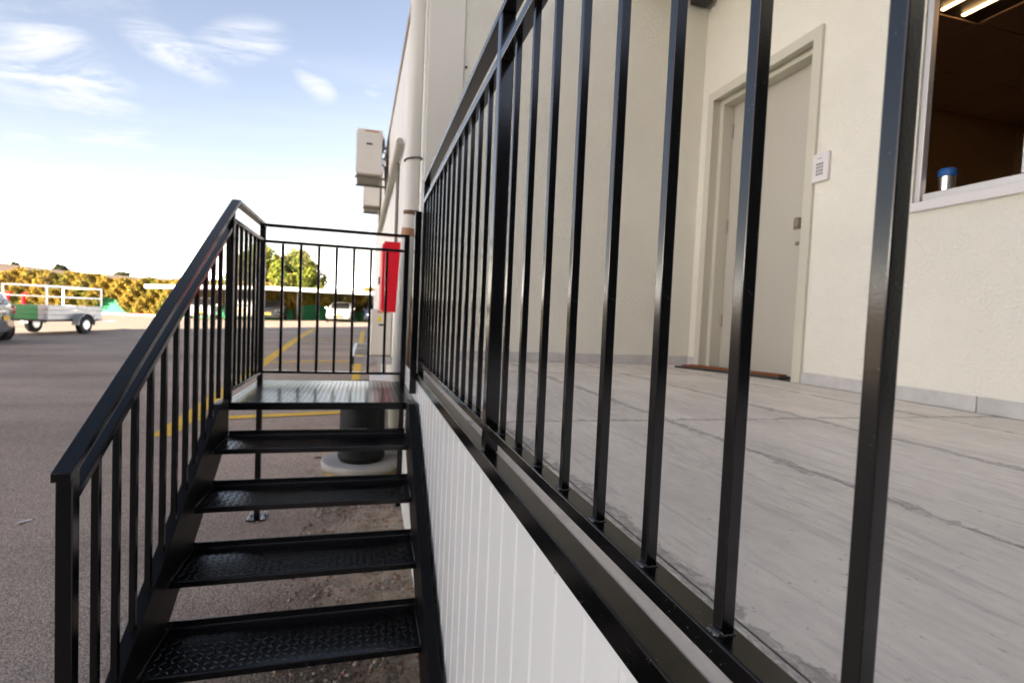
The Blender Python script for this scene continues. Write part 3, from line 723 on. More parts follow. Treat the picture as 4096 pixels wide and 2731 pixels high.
# ------------------------------------------------------------------ long service wall of the same yard, beyond the platform
hall = thing('white_hall', 'long white panelled building receding beyond the stairs', 'building', (.42, 4.4, gz(4.4)))
def Hh(mb, name, m, bevel=0, parent=None):
    o = mb.build(name, m, parent or hall, bevel); o.matrix_parent_inverse = Matrix.Translation(-hall.location); return o
xo = lambda y: .425 - .0135 * (y - 4.2)
y = 4.37
while y < 17.2:
    y2 = y + 1.06
    mb = MB(); z0, z1 = gz(y) - .1, 3.36
    mb.hexa([(xo(y), y + .006, z0), (6, y + .006, z0), (6, y2 - .006, z0), (xo(y2), y2 - .006, z0), (xo(y), y + .006, z1), (6, y + .006, z1), (6, y2 - .006, z1), (xo(y2), y2 - .006, z1)])
    Hh(mb, 'wall_panel', WALLWHITE, .004); y = y2
YH = y
mb = MB(); mb.hexa([(xo(4.37) + .012, 4.375, gz(4.4)), (5.9, 4.375, gz(4.4)), (5.9, YH - .01, gz(4.4)), (xo(YH) + .012, YH - .01, gz(4.4)), (xo(4.37) + .012, 4.375, 3.35), (5.9, 4.375, 3.35), (5.9, YH - .01, 3.35), (xo(YH) + .012, YH - .01, 3.35)])
Hh(mb, 'wall_core', mat('seam_dark', (.30, .29, .27), rough=.9))
mb = MB(); mb.hexa([(xo(4.2) - .022, 4.372, 3.365), (6, 4.372, 3.365), (6, YH + .05, 3.365), (xo(YH) - .022, YH + .05, 3.365), (xo(4.2) - .022, 4.372, 3.46), (6, 4.372, 3.46), (6, YH + .05, 3.46), (xo(YH) - .022, YH + .05, 3.46)])
Hh(mb, 'roof_edge', mat('roof_flashing', (.42, .35, .27), rough=.7, var=(2, .2, (1, 1, 1))), .006)
# rainwater pipe
dp = thing('rainwater_pipe', 'white rainwater downpipe with orange sleeve at the building corner', 'pipe', (.32, 4.27, gz(4.27)))
zb_ = dp.location.z
def Pp(mb, name, m): 
    o = mb.build(name, m, dp); o.matrix_parent_inverse = Matrix.Translation(-dp.location); return o
Pp(MB().tube([(.322, 4.27, 3.46), (.322, 4.27, .80)], .058, 24), 'upper_pipe', PIPEW)
Pp(MB().tube([(.322, 4.27, .80), (.322, 4.27, .765)], .062, 24), 'socket', mat('rust_band', (.16, .08, .05), rough=.8))
Pp(MB().tube([(.318, 4.27, .765), (.312, 4.27, .66)], .060, 24), 'collar', PIPEW)
Pp(MB().tube([(.312, 4.27, .66), (.306, 4.27, .60)], .061, 24), 'sleeve', PIPEO)
Pp(MB().tube([(.306, 4.272, .60), (.270, 4.278, -.30), (.258, 4.28, -.62)], [.056, .056, .062], 24), 'lower_pipe', PIPEW)
Pp(MB().tube([(.345, 4.325, .80), (.335, 4.33, -.3), (.33, 4.33, -1.2)], .052, 20), 'inner_pipe', PIPEO)
Pp(MB().tube([(.258, 4.28, -.62), (.258, 4.285, -.86), (.268, 4.30, -.97), (.30, 4.34, -1.05), (.38, 4.40, -1.08)], .062, 24), 'shoe', mat('pipe_grey_green', (.42, .42, .36), rough=.6))
Pp(MB().tube([(.322 + .066 * math.cos(a), 4.27 + .066 * math.sin(a), 1.20 + .012 * math.cos(a)) for a in [2 * math.pi * k / 24 for k in range(25)]], .007, 8), 'clamp', mat('clamp', (.16, .14, .11), rough=.6, metal=.5))
# white plinth beyond the landing
pl = MB().box(0, .30, 0, .42, 0, .86).build('concrete_plinth', mat('white_plinth', (.74, .72, .68), rough=.8), None, .006, loc=(.055, 5.05, gz(5.2)))
tag(pl, 'white painted concrete plinth behind the landing beside the downpipe', 'plinth')
# fire hose cabinet
fc = thing('fire_hose_cabinet', 'red metal fire hose cabinet fixed to the white building', 'cabinet', (.165, 5.8, .005))
MB().box(.004, .25, 0, .95, 0, .745).build('box', RED, fc, .006)
MB().box(-.012, .0035, .02, .93, .02, .725).build('cabinet_door', RED, fc, .004)
MB().box(-.03, -.0125, .84, .87, .33, .42).build('handle', DARK, fc, .003)
# air conditioners
def ac_unit(name, label, x, y, z, w=.86, dep=.40, hh=.80, bracket=True, wall=.4):
    t = thing(name, label, 'air conditioner', (x, y, z), 'air conditioner outdoor units')
    MB().box(0, dep, 0, w, .03, hh).build('casing', ACW, t, .02)
    MB().box(-.006, -.0005, w * .06, w * .72, .10, hh - .06).build('fan_grille', mat('ac_grille', (.45, .44, .41), rough=.6), t, .004)
    MB().box(.02, dep - .02, .02, w - .02, 0, .0295).build('base_tray', mat('ac_base', (.30, .28, .23), rough=.7), t, .004)
    MB().box(dep * .38, dep * .62, -.004, -.0003, hh * .66, hh * .70).build('handle_recess', DARK, t)
    MB().box(dep * .30, dep * .85, -.003, -.0003, hh - .055, hh - .02).build('label_strip', mat('label_orange', (.55, .30, .14), rough=.6), t)
    MB().tube([(dep, .1, .25), (dep + .06, .06, .2), (dep + .08, .1, -.1), (wall - x - .03, .2, -.5)], .016, 8).build('refrigerant_line', DARK, t)
    if bracket:
        st = mat('bracket_steel', (.22, .21, .18), rough=.6, metal=.4)
        for q in range(3):
            MB().tube([(dep - .02, .05 + .1 * q, .5 - .1 * q), (dep + .10, .02, .42 - .12 * q), (dep + .16, .1, .1 - .1 * q), (wall - x - .02, .1 + .12 * q, -.25 - .12 * q)], .010, 6).build('cable', DARK, t)
        for yy in (.08, w - .1):
            b = MB().box(-.01, wall - x, yy, yy + .035, -.04, -.001); b.bar((wall - x - .02, yy + .017, .62), (.05, yy + .017, -.01), .02, .02)
            b.build('bracket', st, t)
            MB().box(wall - x - .035, wall - x - .0005, yy - .01, yy + .045, -.3, .72).build('bracket_upright', st, t)
    return t
ac_unit('air_conditioner', 'cream air conditioner unit on a bracket high on the wall, the nearer one', -.262, 10.5, 2.56, dep=.47, hh=.86, wall=xo(10.9))
ac_unit('air_conditioner', 'cream air conditioner unit on a high bracket, half hidden below the nearer one', -.145, 13.9, 2.62, hh=.80, dep=.40, wall=xo(14.3))
a3 = ac_unit('air_conditioner', 'white air conditioner unit standing low behind the galvanised frame below the red cabinet', .07, 7.9, -.66, w=.9, dep=.30, hh=.70, bracket=False, wall=xo(8.3))
MB().box(.10, .15, -.003, -.0003, .52, .60).build('warning_label', mat('label_yellow', (.85, .68, .05), rough=.5), a3)
fr = thing('galvanised_frame', 'galvanised steel guard frame around the low air conditioner unit', 'frame', (-.19, 7.55, -.72))
MB().box(0, .05, 0, 3.2, 0, .10).build('side_rail', GALV, fr, .004)
MB().box(.0505, .57, .02, .06, 0, .10).build('cross_rail', GALV, fr, .004)
MB().box(.0505, .57, 1.6, 1.64, 0, .10).build('cross_rail', GALV, fr, .004)
MB().box(.0505, .57, 3.14, 3.18, 0, .10).build('cross_rail', GALV, fr, .004)
MB().box(-.004, .054, -.03, -.0005, -.004, .104).build('end_cap', DARK, fr, .004)
for yy in (.4, 2.8): MB().box(.46, .50, yy, yy + .04, gz(7.55 + yy) + .72 + .004, -.001).build('leg', GALV, fr, .003)
# duct, conduit, dish
dc = MB().tube([(.335, 6.6, 2.05), (.30, 9.5, 2.0), (.255, 13.2, 1.93)], .045, 12).build('cable_duct', mat('duct_green_grey', (.40, .40, .33), rough=.6))
tag(dc, 'grey green cable duct running along the white building', 'duct')
cd_ = MB().tube([(.36, 7.4, 2.0), (.36, 7.4, .78)], .022, 10).build('conduit', mat('conduit', (.22, .21, .19), rough=.6))
tag(cd_, 'thin dark vertical conduit above the red cabinet', 'conduit')
cb_ = MB().tube([(.30, 4.9, 3.5), (.36, 4.85, 3.0), (.35, 4.82, 2.5), (.37, 4.8, 2.05)], .014, 8).build('hanging_cable', DARK)
tag(cb_, 'black cable hanging from the roof edge beside the white downpipe', 'cable')
ds = thing('satellite_dish', 'white satellite dish at the roof edge beside the nearer high air conditioner', 'dish', (.25, 11.0, 3.28))
dm = MB(); n = 20
vs, fs = [(0, 0, 0)], []
for k in range(1, 5):
    for i in range(n):
        a = 2 * math.pi * i / n; r = .27 * k / 4; vs.append((r * math.cos(a), .18 * (r / .27) ** 2 * -.5, r * math.sin(a)))
for i in range(n): fs.append((0, 1 + i, 1 + (i + 1) % n))
for k in range(3):
    for i in range(n): fs.append((1 + k * n + i, 1 + (k + 1) * n + i, 1 + (k + 1) * n + (i + 1) % n, 1 + k * n + (i + 1) % n))
dm.add(vs, fs, 0, True); dd = dm.build('reflector', mat('dish_white', (.8, .8, .8), rough=.5), ds)
md = dd.modifiers.new('thickness', 'SOLIDIFY'); md.thickness = .008
MB().tube([(0, 0, 0), (.0, .10, -.12), (0, .14, -.33)], .018, 8).build('mount_arm', GALV, ds)
MB().tube([(0, 0, -.33), (0, -.35, -.12)], .010, 8).build('feed_arm', GALV, ds)
ds.rotation_euler = (0, 0, R(-72))

# ------------------------------------------------------------------ vehicles
def wheel(parent, x, y, r, w=.2, rim=True):
    t = MB().tube([(x, y - w / 2, r), (x, y - w / 2 + .03, r), (x, y + w / 2 - .03, r), (x, y + w / 2, r)], [r - .03, r, r, r - .03], 24).build('tyre', TYRE, parent)
    for s_ in (-1, 1):
        m = MB().tube([(x, y + s_ * (w / 2 + .0005), r), (x, y + s_ * (w / 2 + .012), r)], [r * .66, r * .60], 20)
        q = m.build('rim', CHROME, t)
        sp = MB()
        for k in range(5):
            a = 2 * math.pi * k / 5 + .3
            sp.bar((x + r * .14 * math.cos(a), y + s_ * (w / 2 + .014), r + r * .14 * math.sin(a)), (x + r * .58 * math.cos(a), y + s_ * (w / 2 + .014), r + r * .58 * math.sin(a)), .06, .004, side=(0, 1, 0) if False else None)
        d = MB().tube([(x, y + s_ * (w / 2 + .0125), r), (x, y + s_ * (w / 2 + .016), r)], [r * .5, r * .5], 5)
        d.build('rim_recess', DARK, t)
    return t
def car(name, label, cat, paint, loc, rz, style='suv', L_=4.4, W_=1.82, H_=1.6, group=None, plate=True, rear=-.30):
    """local +x is the front of the car"""
    t = thing(name, label, cat, loc, group, rz)
    if style == 'van':
        st = [(-.50, .35, .95, 1.02, .80, .72), (-.495, .30, 1.05, 1.0, .96, .90), (-.47, .26, 1.1, .99, 1.0, .93), (-.1, .25, 1.1, 1.0, 1.0, .93), (.20, .25, 1.1, .99, 1.0, .92), (.27, .25, 1.1, .93, 1.0, .88), (.40, .25, 1.05, .62, .99, .88), (.47, .27, .95, .54, .95, .86), (.50, .33, .75, .45, .86, .80)]
    else:
        st = [(-.50, .40, .85, .55, .84, .76), (-.488, .30, .95, .62, .93, .80), (-.46, .25, .98, .80, .97, .80), (-.40, .23, .99, .93, .99, .76), (-.25, .21, .98, .985, 1.0, .76), (-.05, .21, .97, 1.0, 1.0, .76), (.08, .21, .97, .97, 1.0, .75), (.20, .21, .98, .72, 1.0, .80), (.245, .21, .98, .63, 1.0, .86), (.38, .23, .92, .575, .985, .86), (.455, .26, .84, .52, .94, .82), (.488, .32, .74, .45, .86, .76), (.50, .38, .62, .40, .74, .66)]
    rings = []
    for s_, zb, belt, roof, wf, tf in st:
        w = W_ / 2 * wf; b = min(belt, roof * H_ - .03) if roof * H_ < belt else belt
        zt = roof * H_; w2 = W_ / 2 * tf
        b = min(b, zt - .02)
        half = [(0, zb), (w * .86, zb), (w * .97, zb + .10), (w, (zb + b) * .5), (w * .965, b), (w2 + (w * .965 - w2) * .25, b + (zt - b) * .75), (w2 * .93, zt - (zt - b) * .06), (w2 * .6, zt), (0, zt + .008)]
        rings.append([(s_ * L_, yy, zz) for yy, zz in half] + [(s_ * L_, -yy, zz) for yy, zz in half[-2:0:-1]])
    n = len(rings[0]); vs = [p for r in rings for p in r]; fs = []
    for i in range(len(rings) - 1):
        for k in range(n): fs.append((i * n + k, i * n + (k + 1) % n, (i + 1) * n + (k + 1) % n, (i + 1) * n + k))
    fs += [tuple(range(n)), tuple(range((len(rings) - 1) * n, len(rings) * n))]
    MB().add(vs, fs, 0, True).build('body', paint, t)
    def P(i, k, off=.008):
        p = Vector(rings[i][k]); c = Vector((p.x * .9, 0, H_ * .6)); return p + (p - c).normalized() * off
    fr_, re_ = ((4, 6) if style == 'van' else (6, 8)), ((0, 0) if style == 'van' else (2, 3))
    def patch(nm, pts): MB().add(pts, [tuple(range(len(pts)))]).build(nm, GLASSD, t)
    a, b = (5, 6) if style == 'van' else (6, 8)
    def on(i, k, f, kk, off=.012):
        p = Vector(rings[i][k]).lerp(Vector(rings[i][kk]), f); return p
    def glass(nm, i0, i1, nrm):
        # spans the cabin width between two stations
        p = [Vector(rings[i0][6]), Vector(rings[i0][n - 6]), Vector(rings[i1][n - 5]), Vector(rings[i1][5])] if False else None
    # windscreen: from roof station to bonnet station
    r0, r1 = rings[a], rings[b]
    q = [Vector(r0[6]) * 1, Vector(r0[n - 6]), Vector(r1[n - 6]), Vector(r1[6])]
    nn = (q[1] - q[0]).cross(q[3] - q[0]).normalized(); nn = nn if nn.x > 0 else -nn
    q = [p + nn * .035 for p in q]; cen = sum(q, Vector()) / 4
    q = [cen + (p - cen) * .95 for p in q]
    MB().add(q, [(0, 1, 2, 3)]).build('windscreen', GLASSD, t)
    if style != 'van':
        r0, r1 = rings[4], rings[2]
        q = [Vector(rings[3][6]), Vector(rings[3][n - 6]), Vector(rings[1][n - 6]), Vector(rings[1][6])]
        nn = (q[1] - q[0]).cross(q[3] - q[0]).normalized(); nn = nn if nn.x < 0 else -nn
        q = [p + nn * .05 for p in q]; cen = sum(q, Vector()) / 4; q = [cen + (p - cen) * .9 for p in q]
        MB().add(q, [(0, 1, 2, 3)]).build('rear_window', GLASSD, t)
        for sgn in (1, -1):
            for i0, i1 in ((3, 4), (4, 5), (5, 7)):
                pts = []
                for i, k, f in ((i0, 4, .12), (i1, 4, .12), (i1, 5, .92 if i1 != 7 else .3), (i0, 5, .92)):
                    p = Vector(rings[i][4]).lerp(Vector(rings[i][5]), f); p.y += .012; p.y *= sgn; pts.append(p)
                c = sum(pts, Vector()) / 4; pts = [c + Vector(((p.x - c.x) * .94, p.y - c.y, p.z - c.z)) for p in pts]
                MB().add(pts, [(0, 1, 2, 3)]).build('side_window', GLASSD, t)
    else:
        MB().box(-.5 * L_ - .012, -.5 * L_ - .002, -.6, .6, 1.15, 1.62).build('rear_window', GLASSD, t, .02)
    for sgn in (1, -1):
        hx = .470 * L_
        MB().hexa([(hx - .10, sgn * W_ * .44, .62), (hx + .03, sgn * W_ * .30, .62), (hx + .03, sgn * W_ * .30, .63), (hx - .10, sgn * W_ * .44, .63), (hx - .12, sgn * W_ * .45, .78), (hx + .005, sgn * W_ * .30, .74), (hx - .03, sgn * W_ * .29, .76), (hx - .16, sgn * W_ * .43, .80)]).build('headlight', LAMP, t)
        MB().box(-.5 * L_ - .006, -.465 * L_, sgn * W_ * .43 - .09, sgn * W_ * .43 + .05, .78, 1.0).build('tail_light', TAIL, t, .02)
        MB().box(.19 * L_, .225 * L_, sgn * (W_ / 2 + .09) - .09, sgn * (W_ / 2 + .09) + .09, .98, 1.12).build('mirror', paint, t, .03)
    MB().box(.4925 * L_, .5025 * L_ + .012, -.42, .42, .36, .48).build('lower_grille', DARK, t, .01)
    MB().box(.486 * L_, .503 * L_, -.40, .40, .64, .70).build('upper_grille', DARK, t, .01)
    if plate:
        MB().box(.5025 * L_ + .0125, .5025 * L_ + .022, -.26, .26, .46, .575).build('number_plate', PLATE, t, .004)
        MB().box(-.5025 * L_ - .02, -.5025 * L_ - .008, -.26, .26, .62, .735).build('number_plate', PLATE, t, .004)
    r = .335 if style != 'van' else .34
    for fx in (rear, .31):
        for sgn in (1, -1):
            wheel(t, fx * L_, sgn * (W_ / 2 - .085), r)
            MB().tube([(fx * L_, sgn * (W_ / 2 - .03), r), (fx * L_, sgn * (W_ / 2 + .006), r)], r + .06, 24).build('wheel_arch', DARK, t)
    return t
def paint(name, c, rough=.25): return mat(name, c, rough=rough, spec=.5, coat=.6)
WH = paint('paint_white', (.76, .76, .75)); DG = paint('paint_dark', (.02, .022, .026)); SB = paint('paint_blue_grey', (.10, .105, .125)); NB = paint('paint_navy', (.02, .025, .06)); SV = paint('paint_silver', (.45, .46, .48))
zc_ = gz(45)
GRP = 'cars parked under the carport'
def cz(x): return gz(45, x)
car('parked_car', 'white car facing the stairs, nearest the building under the carport', 'car', WH, (-1.86, 43.9, cz(-1.9)), R(-94), group=GRP, H_=1.55)
car('parked_car', 'dark car in the shade right of the landing corner post, under the carport', 'car', DG, (-7.0, 44.6, cz(-7)), R(-90), group=GRP, H_=1.5)
car('parked_car', 'white car with red tail lights seen between the landing side balusters', 'car', WH, (-8.75, 44.4, cz(-8.8)), R(92), group=GRP, H_=1.55)
car('parked_car', 'white car with yellow plate seen behind the sloping stair handrail', 'car', WH, (-11.35, 42.9, cz(-11.3)), R(-80), group=GRP, H_=1.55)
car('parked_car', 'dark blue car at the far right end of the carport beside the building', 'car', NB, (.85, 44.6, cz(.8)), R(-90), group=GRP)
car('suv', 'blue grey car cut off by the left picture edge in front of the trailer', 'car', SB, (-11.05, 16.15, gz(16.3, -10)), R(195), L_=4.3, H_=1.62, rear=-.405)

# trailer
tr = thing('cargo_trailer', 'small box trailer with grey sides, green tailgate and galvanised rails', 'trailer', (-9.46, 20.22, gz(20.2, -9.46)), rz=R(-10.4))
tz = tr.location.z; TX0, TX1, TY0, TY1 = -.62, .62, -1.34, 1.06
ZB0, ZB1 = -.655 - tz, -.225 - tz
ALS = mat('trailer_side', (.42, .42, .42), rough=.45, metal=.5, var=(3, .1, (1, 1, 1)))
GRN = mat('trailer_green', (.06, .34, .10), rough=.5)
MB().box(TX0, TX1, TY0, TY1, ZB0 - .06, ZB0).build('bed', DARK, tr)
for k in range(3):
    za = ZB0 + .002 + k * .143
    MB().box(TX1 - .03, TX1, TY0 + .04, TY1, za, za + .137).build('side_board', ALS, tr, .006)
    MB().box(TX0, TX0 + .03, TY0 + .04, TY1, za, za + .137).build('side_board', ALS, tr, .006)
    MB().box(TX0 + .031, TX1 - .031, TY1 - .03, TY1, za, za + .137).build('front_board', ALS, tr, .006)
    MB().box(TX0, TX1 - .25, TY0, TY0 + .03, za, za + .137).build('tailgate_board', GRN, tr, .006)
    MB().box(TX1 - .249, TX1, TY0, TY0 + .03, za, za + .137).build('tailgate_board', ALS, tr, .006)
ZRL = .33 - tz
for (x, y) in ((TX1 - .02, TY0 + .02), (TX1 - .02, TY1 - .02), (TX0 + .02, TY0 + .02), (TX0 + .02, TY1 - .02)):
    MB().box(x - .022, x + .022, y - .0225, y + .0225, ZB1 + .001, ZRL).build('rail_post', GALV, tr)
for z in (ZRL + .0225, ZB1 + .26):
    for x in (TX0 + .02, TX1 - .02): MB().bar((x, TY0, z), (x, TY1, z), .044, .044).build('rail', GALV, tr)
    MB().bar((TX0 + .045, TY1 - .02, z), (TX1 - .045, TY1 - .02, z), .044, .044).build('rail', GALV, tr)
    MB().bar((TX0 + .045, TY0 + .02, z), (TX1 - .045, TY0 + .02, z), .044, .044).build('rail', GALV, tr)
for x in (TX0 - .13, TX1 + .13):
    r = .29; y = 0
    w = MB().tube([(x - .08, y, r), (x - .06, y, r), (x + .06, y, r), (x + .08, y, r)], [r - .03, r, r, r - .03], 24).build('tyre', TYRE, tr)
    for s_ in (-1, 1): MB().tube([(x + s_ * .0805, y, r), (x + s_ * .09, y, r)], [.16, .14], 18).build('rim', CHROME, w)
    fm = MB(); k = 12
    for i in range(k):
        a0, a1 = math.pi * i / k, math.pi * (i + 1) / k; R_ = .36
        fm.hexa([(x - .11, y + R_ * math.cos(a0), r + R_ * math.sin(a0)), (x + .11, y + R_ * math.cos(a0), r + R_ * math.sin(a0)), (x + .11, y + R_ * math.cos(a1), r + R_ * math.sin(a1)), (x - .11, y + R_ * math.cos(a1), r + R_ * math.sin(a1)),
                 (x - .11, y + (R_ + .012) * math.cos(a0), r + (R_ + .012) * math.sin(a0)), (x + .11, y + (R_ + .012) * math.cos(a0), r + (R_ + .012) * math.sin(a0)), (x + .11, y + (R_ + .012) * math.cos(a1), r + (R_ + .012) * math.sin(a1)), (x - .11, y + (R_ + .012) * math.cos(a1), r + (R_ + .012) * math.sin(a1))])
    fm.build('mudguard', ALS, tr)
MB().box(TX1 + .001, TX1 + .012, .68, 1.02, ZB0 + .05, ZB0 + .16).build('reflector', LAMP, tr)
MB().box(TX1 + .001, TX1 + .03, .86, 1.02, ZB0 - .055, ZB0 - .005).build('side_marker', ORANGEL, tr)
MB().box(TX1 - .22, TX1 - .06, TY0 - .012, TY0 - .001, ZB0 + .03, ZB0 + .12).build('sticker', mat('sticker', (.55, .57, .62), rough=.5), tr)
MB().box(TX0 + .2, TX1 - .2, TY1, TY1 + 1.1, ZB0 - .10, ZB0 - .05).build('drawbar', GALV, tr)

# ------------------------------------------------------------------ carport, fence, hedge, tree, kerb
cp = thing('carport', 'low white roofed carport over the parked cars', 'carport', (-6, 44, zc_))
def Cp(mb, name, m, bevel=0):
    o = mb.build(name, m, cp, bevel); o.matrix_parent_inverse = Matrix.Translation(-cp.location); return o
CW = mat('carport_white', (.72, .72, .72), rough=.5)
x = -14.45
rz_ = lambda x: 1.50 + .044 * min(0, x + 7)
while x < 1.2:
    za, zb2 = rz_(x + .01), rz_(x + .99)
    MBs = MB().hexa([(x + .01, 41.25, za - .09), (x + .99, 41.25, zb2 - .09), (x + .99, 48.4, zb2 - .09), (x + .01, 48.4, za - .09), (x + .01, 41.25, za - .055), (x + .99, 41.25, zb2 - .055), (x + .99, 48.4, zb2 - .055), (x + .01, 48.4, za - .055)])
    Cp(MBs, 'roof_sheet', CW)
    Cp(MB().hexa([(x + .002, 41.2, za - .25), (x + .998, 41.2, zb2 - .25), (x + .998, 41.248, zb2 - .25), (x + .002, 41.248, za - .25), (x + .002, 41.2, za), (x + .998, 41.2, zb2), (x + .998, 41.248, zb2), (x + .002, 41.248, za)]), 'fascia', CW)
    x += 1.0
for x in (-14.0, -9.9, -5.4, .6):
    Cp(MB().box(x - .04, x + .04, 46.4, 46.48, cz(x), rz_(x) - .20), 'post', GALV, .005)
    Cp(MB().box(x - .05, x + .05, 41.3, 46.98, rz_(x) - .195, rz_(x) - .10), 'beam', GALV, .005)
fn = thing('green_sheet_fence', 'green sheet fence behind the vine hedge at the far side', 'fence', (-16, 50, zc_))
FL = [(-40, 56.0), (-15.8, 53.0), (-15.2, 48.6), (4.4, 48.0)]
pm = MB().box(.01, 1.99, 0, .05, -.3, 2.0).mesh('fence_sheet', MINT)
for (xa, ya), (xb, yb) in zip(FL[::2], FL[1::2]):
    n = int((xb - xa) / 2)
    for i in range(n):
        x = xa + 2.0 * i; yy = ya + (yb - ya) * i / n
        o = link('fence_sheet', pm, fn); o.location = Vector((x, yy, gz(50, x))) - fn.location
def leaves(mb, n, pf, size, rnd, nm, bias=None):
    vs, fs, ms = [], [], []
    for _ in range(n):
        p, mi = pf(rnd)
        s_ = size * rnd.uniform(.6, 1.4)
        a = Vector((rnd.gauss(0, 1), rnd.gauss(0, 1), rnd.gauss(0, 1))).normalized(); b = a.orthogonal().normalized()
        if rnd.random() < .5: b = a.cross(b)
        a *= s_; b *= s_ * .7
        mb.add([p - a, p + b * .8, p + a, p - b * .8], [(0, 1, 2, 3)], mi)
def vine(name, label, x0, x1, yf, n, low, top):
    t = thing(name, label, 'hedge', ((x0 + x1) / 2, yf((x0 + x1) / 2), gz(50, (x0 + x1) / 2)))
    mb = MB(); rnd = random.Random(int(abs(x0) * 10))
    ht = lambda x: top + .16 * math.sin(x * .45 + .7) + .12 * math.sin(x * 1.3) + .10 * math.sin(x * 3.1 + 1)
    def pf(r):
        x = r.uniform(x0, x1); hh = ht(x); g0 = gz(50, x)
        zlo = g0 + low(x)
        z = zlo + (hh + .15 * r.random() - zlo) * r.random() ** .9
        bul = .55 + .28 * math.sin(x * 1.9 + z * 1.3) + .22 * math.sin(x * 4.3 - z * 3.1) + .15 * math.sin(x * 8.9 + z * 6)
        y = yf(x) - .05 - max(.05, bul) * r.uniform(.35, 1)
        c = math.sin(x * .9 + z * 1.2) + .8 * math.sin(x * 2.7 - z * 1.8) + r.gauss(0, .8) + .25 * (z - .4)
        mi = 0 if c > .1 else 1 if c > -.25 else 2 if c > -1.5 else 3
        return Vector((x, y, z)) - t.location, mi
    leaves(mb, n, pf, .09, rnd, name)
    mb.build('foliage', VINE, t)
    tw = MB()
    for k in range(int((x1 - x0) * 1.2)):
        x = rnd.uniform(x0, x1); z1 = ht(x) - .3; g0 = gz(50, x)
        pts = [Vector((x + rnd.uniform(-.1, .1) * i, yf(x) - .06 - .03 * i, g0 + (z1 - g0) * i / 4)) - t.location for i in range(5)]
        tw.tube(pts, [.04, .035, .03, .02, .012], 5)
    tag(tw.build('stems', BARK, t), kind='stuff')
    return t
vine('vine_hedge', 'sunlit orange and yellow vine hedge behind the trailer', -39, -15.8, lambda x: 56 - 3.0 * (x + 40) / 24.2, 62000, lambda x: .05 + 1.5 * max(0, math.sin(x * .9 + 2.0)) ** 2 * (1 if x > -27 else .25), 2.02)
vine('vine_hedge', 'shaded vine hedge behind the cars under the carport', -15.6, 4.2, lambda x: 48.6 - .6 * (x + 15.2) / 19.6, 34000, lambda x: 1.0 + .35 * math.sin(x * 1.1), 1.75)
def tree(name, label, base, hgt, crown, n, mats, size, seed):
    t = thing(name, label, 'tree', base); rnd = random.Random(seed)
    cx_, cy_, cz_ = 0, 0, hgt - crown[2]
    tw = MB(); tw.tube([(0, 0, -.1), (.1, 0, hgt * .2), (.0, .1, hgt * .45)], [.28, .22, .16], 10)
    clumps = []
    for k in range(56):
        a, b = rnd.uniform(0, 6.28), rnd.uniform(-.5, 1)
        rr = rnd.uniform(.45, .95)
        c = Vector((crown[0] * rr * math.cos(a) * math.sqrt(1 - b * b * .8), crown[1] * rr * math.sin(a) * math.sqrt(1 - b * b * .8), cz_ + crown[2] * b * rr))
        clumps.append((c, rnd.uniform(.55, 1.05) * crown[2] * .42, rnd.random()))
        if k % 3 == 0: tw.tube([(0, .1, hgt * .42), tuple(c * .5 + Vector((0, 0, hgt * .2))), tuple(c)], [.12, .07, .02], 6)
    tw.build('trunk', BARK, t)
    mb = MB()
    def pf(r):
        c, rad, q = clumps[r.randrange(len(clumps))]
        v = Vector((r.gauss(0, 1), r.gauss(0, 1), r.gauss(0, 1))).normalized() * rad * r.uniform(.4, 1.05) ** .6
        c2 = q + r.gauss(0, .28)
        mi = 0 if c2 > .62 else 1 if c2 > .32 else 3 if c2 > .16 and len(mats) > 3 else min(2, len(mats) - 1)
        return c + v, min(mi, len(mats) - 1)
    leaves(mb, n, pf, size, rnd, name)
    mb.build('crown', mats, t); return t
tree('tree', 'round yellow green tree rising behind the carport roof', (-9.3, 60, gz(60, -8.9)), 7.0, (4.6, 3.8, 2.7), 30000, TREE, .17, 4)
# kerb and red standpipe
kb2 = thing('kerb', 'red and white painted kerb stones at the foot of the hedge', 'kerb', (-17.3, 50.5, gz(50, -17)))
KR = mat('kerb_red', (.50, .05, .05), rough=.8); KW = mat('kerb_white', (.72, .68, .64), rough=.8)
for i in range(7):
    MB().box(i * 1.0 - 3.5 + .005, i * 1.0 - 2.505, 0, .22, 0, .13).build('kerb_stone', KW, kb2, .02)
    MB().box(i * 1.0 - 3.5 + .005, i * 1.0 - 2.505, .221, .36, .0, .17).build('kerb_stone', KR, kb2, .02)
hy = thing('red_standpipe', 'red fire standpipe with two risers in front of the hedge behind the trailer', 'standpipe', (-26.2, 50.0, gz(50, -26)))
for x in (-.55, .5): MB().tube([(x, 0, 0), (x, 0, 1.45), (x + .12, -.06, 1.55), (x + .28, -.1, 1.5)], .13, 12).build('riser', RED, hy)
MB().tube([(-.7, 0, .25), (.8, 0, .25)], .08, 10).build('manifold', RED, hy)

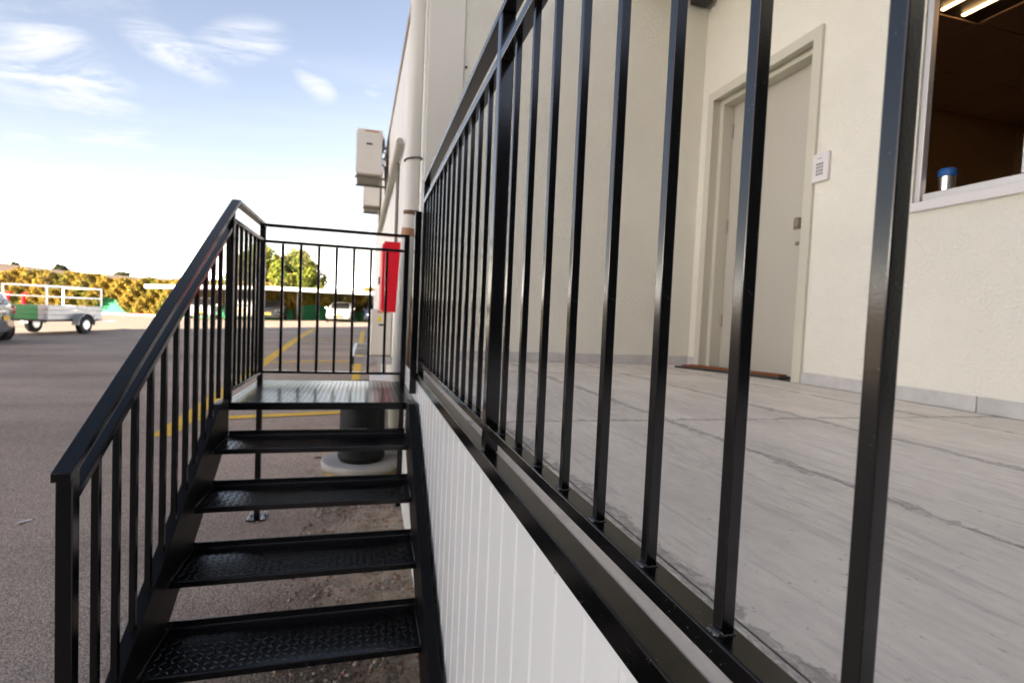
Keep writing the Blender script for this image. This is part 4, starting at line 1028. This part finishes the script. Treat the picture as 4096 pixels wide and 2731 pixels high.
# ------------------------------------------------------------------ hill and far ridge
def ridge(name, x0, x1, y0, y1, f, m, nx=60, ny=8):
    vs, fs = [], []
    for j in range(ny + 1):
        for i in range(nx + 1):
            x = x0 + (x1 - x0) * i / nx; t = j / ny
            vs.append((x, y0 + (y1 - y0) * t, zc_ - 1 + (f(x) - zc_ + 1) * math.sin(t * math.pi / 2)))
    for j in range(ny):
        for i in range(nx): a = j * (nx + 1) + i; fs.append((a, a + 1, a + nx + 2, a + nx + 1))
    return tag(MB().add(vs, fs, 0, True).build(name, m), kind='structure')
FIELD = mat('dry_field', (.17, .115, .075), rough=1, var=(.06, .15, (1, 4, 1)))
ridge('hill', -320, -10, 110, 190, lambda x: 5.4 + .062 * max(0, -x - 35) + .35 * math.sin(x * .09), FIELD)
ridge('far_ridge', -260, 120, 420, 520, lambda x: 19 + 1.6 * math.sin(x * .03) + .9 * math.sin(x * .11), mat('far_land', (.25, .25, .26), rough=1, var=(.03, .1, (1, 1, 1))))
for (x, w, hh, lb) in ((-86, 4.2, 3.4, 'dark bush on the hill crest, the left larger one'), (-70.5, 4.4, 2.6, 'dark bush lower on the hill crest, to the right of the larger one'), (-97, 1.6, 1.4, 'tiny dark bush on the hill crest near the left picture edge')):
    t = tree('hill_bush', lb, (x, 185, 5.4 + .062 * max(0, -x - 35) + .35 * math.sin(x * .09) - hh * .55), hh, (w / 2, w / 2, hh * .5), 1500, BUSH, .3, int(-x))
    t['category'] = 'bush'; t['group'] = 'bushes on the hill crest'

# ------------------------------------------------------------------ unseen block behind the viewer, inferred from its shadow and widened to darken reflections
shade_block = thing('unseen_shadow_block', 'large unseen grey block behind the viewer, set to shade the yard and darken reflections', 'building', (0, -40, gz(-8)))
WG = mat('block_wall', (.20, .20, .205), rough=.8, var=(.2, .08, (1, 1, .3)))
for i in range(18):
    x0 = -66.6 + i * 4.1
    MB().box(x0 + .01, x0 + 4.09, -15, 0, 0, 33.0).build('wall_panel', WG, shade_block)
MB().box(-66.7, 7.3, -15.1, .1, 33.002, 33.4).build('roof', mat('roof_grey', (.35, .35, .35), rough=.9), shade_block)
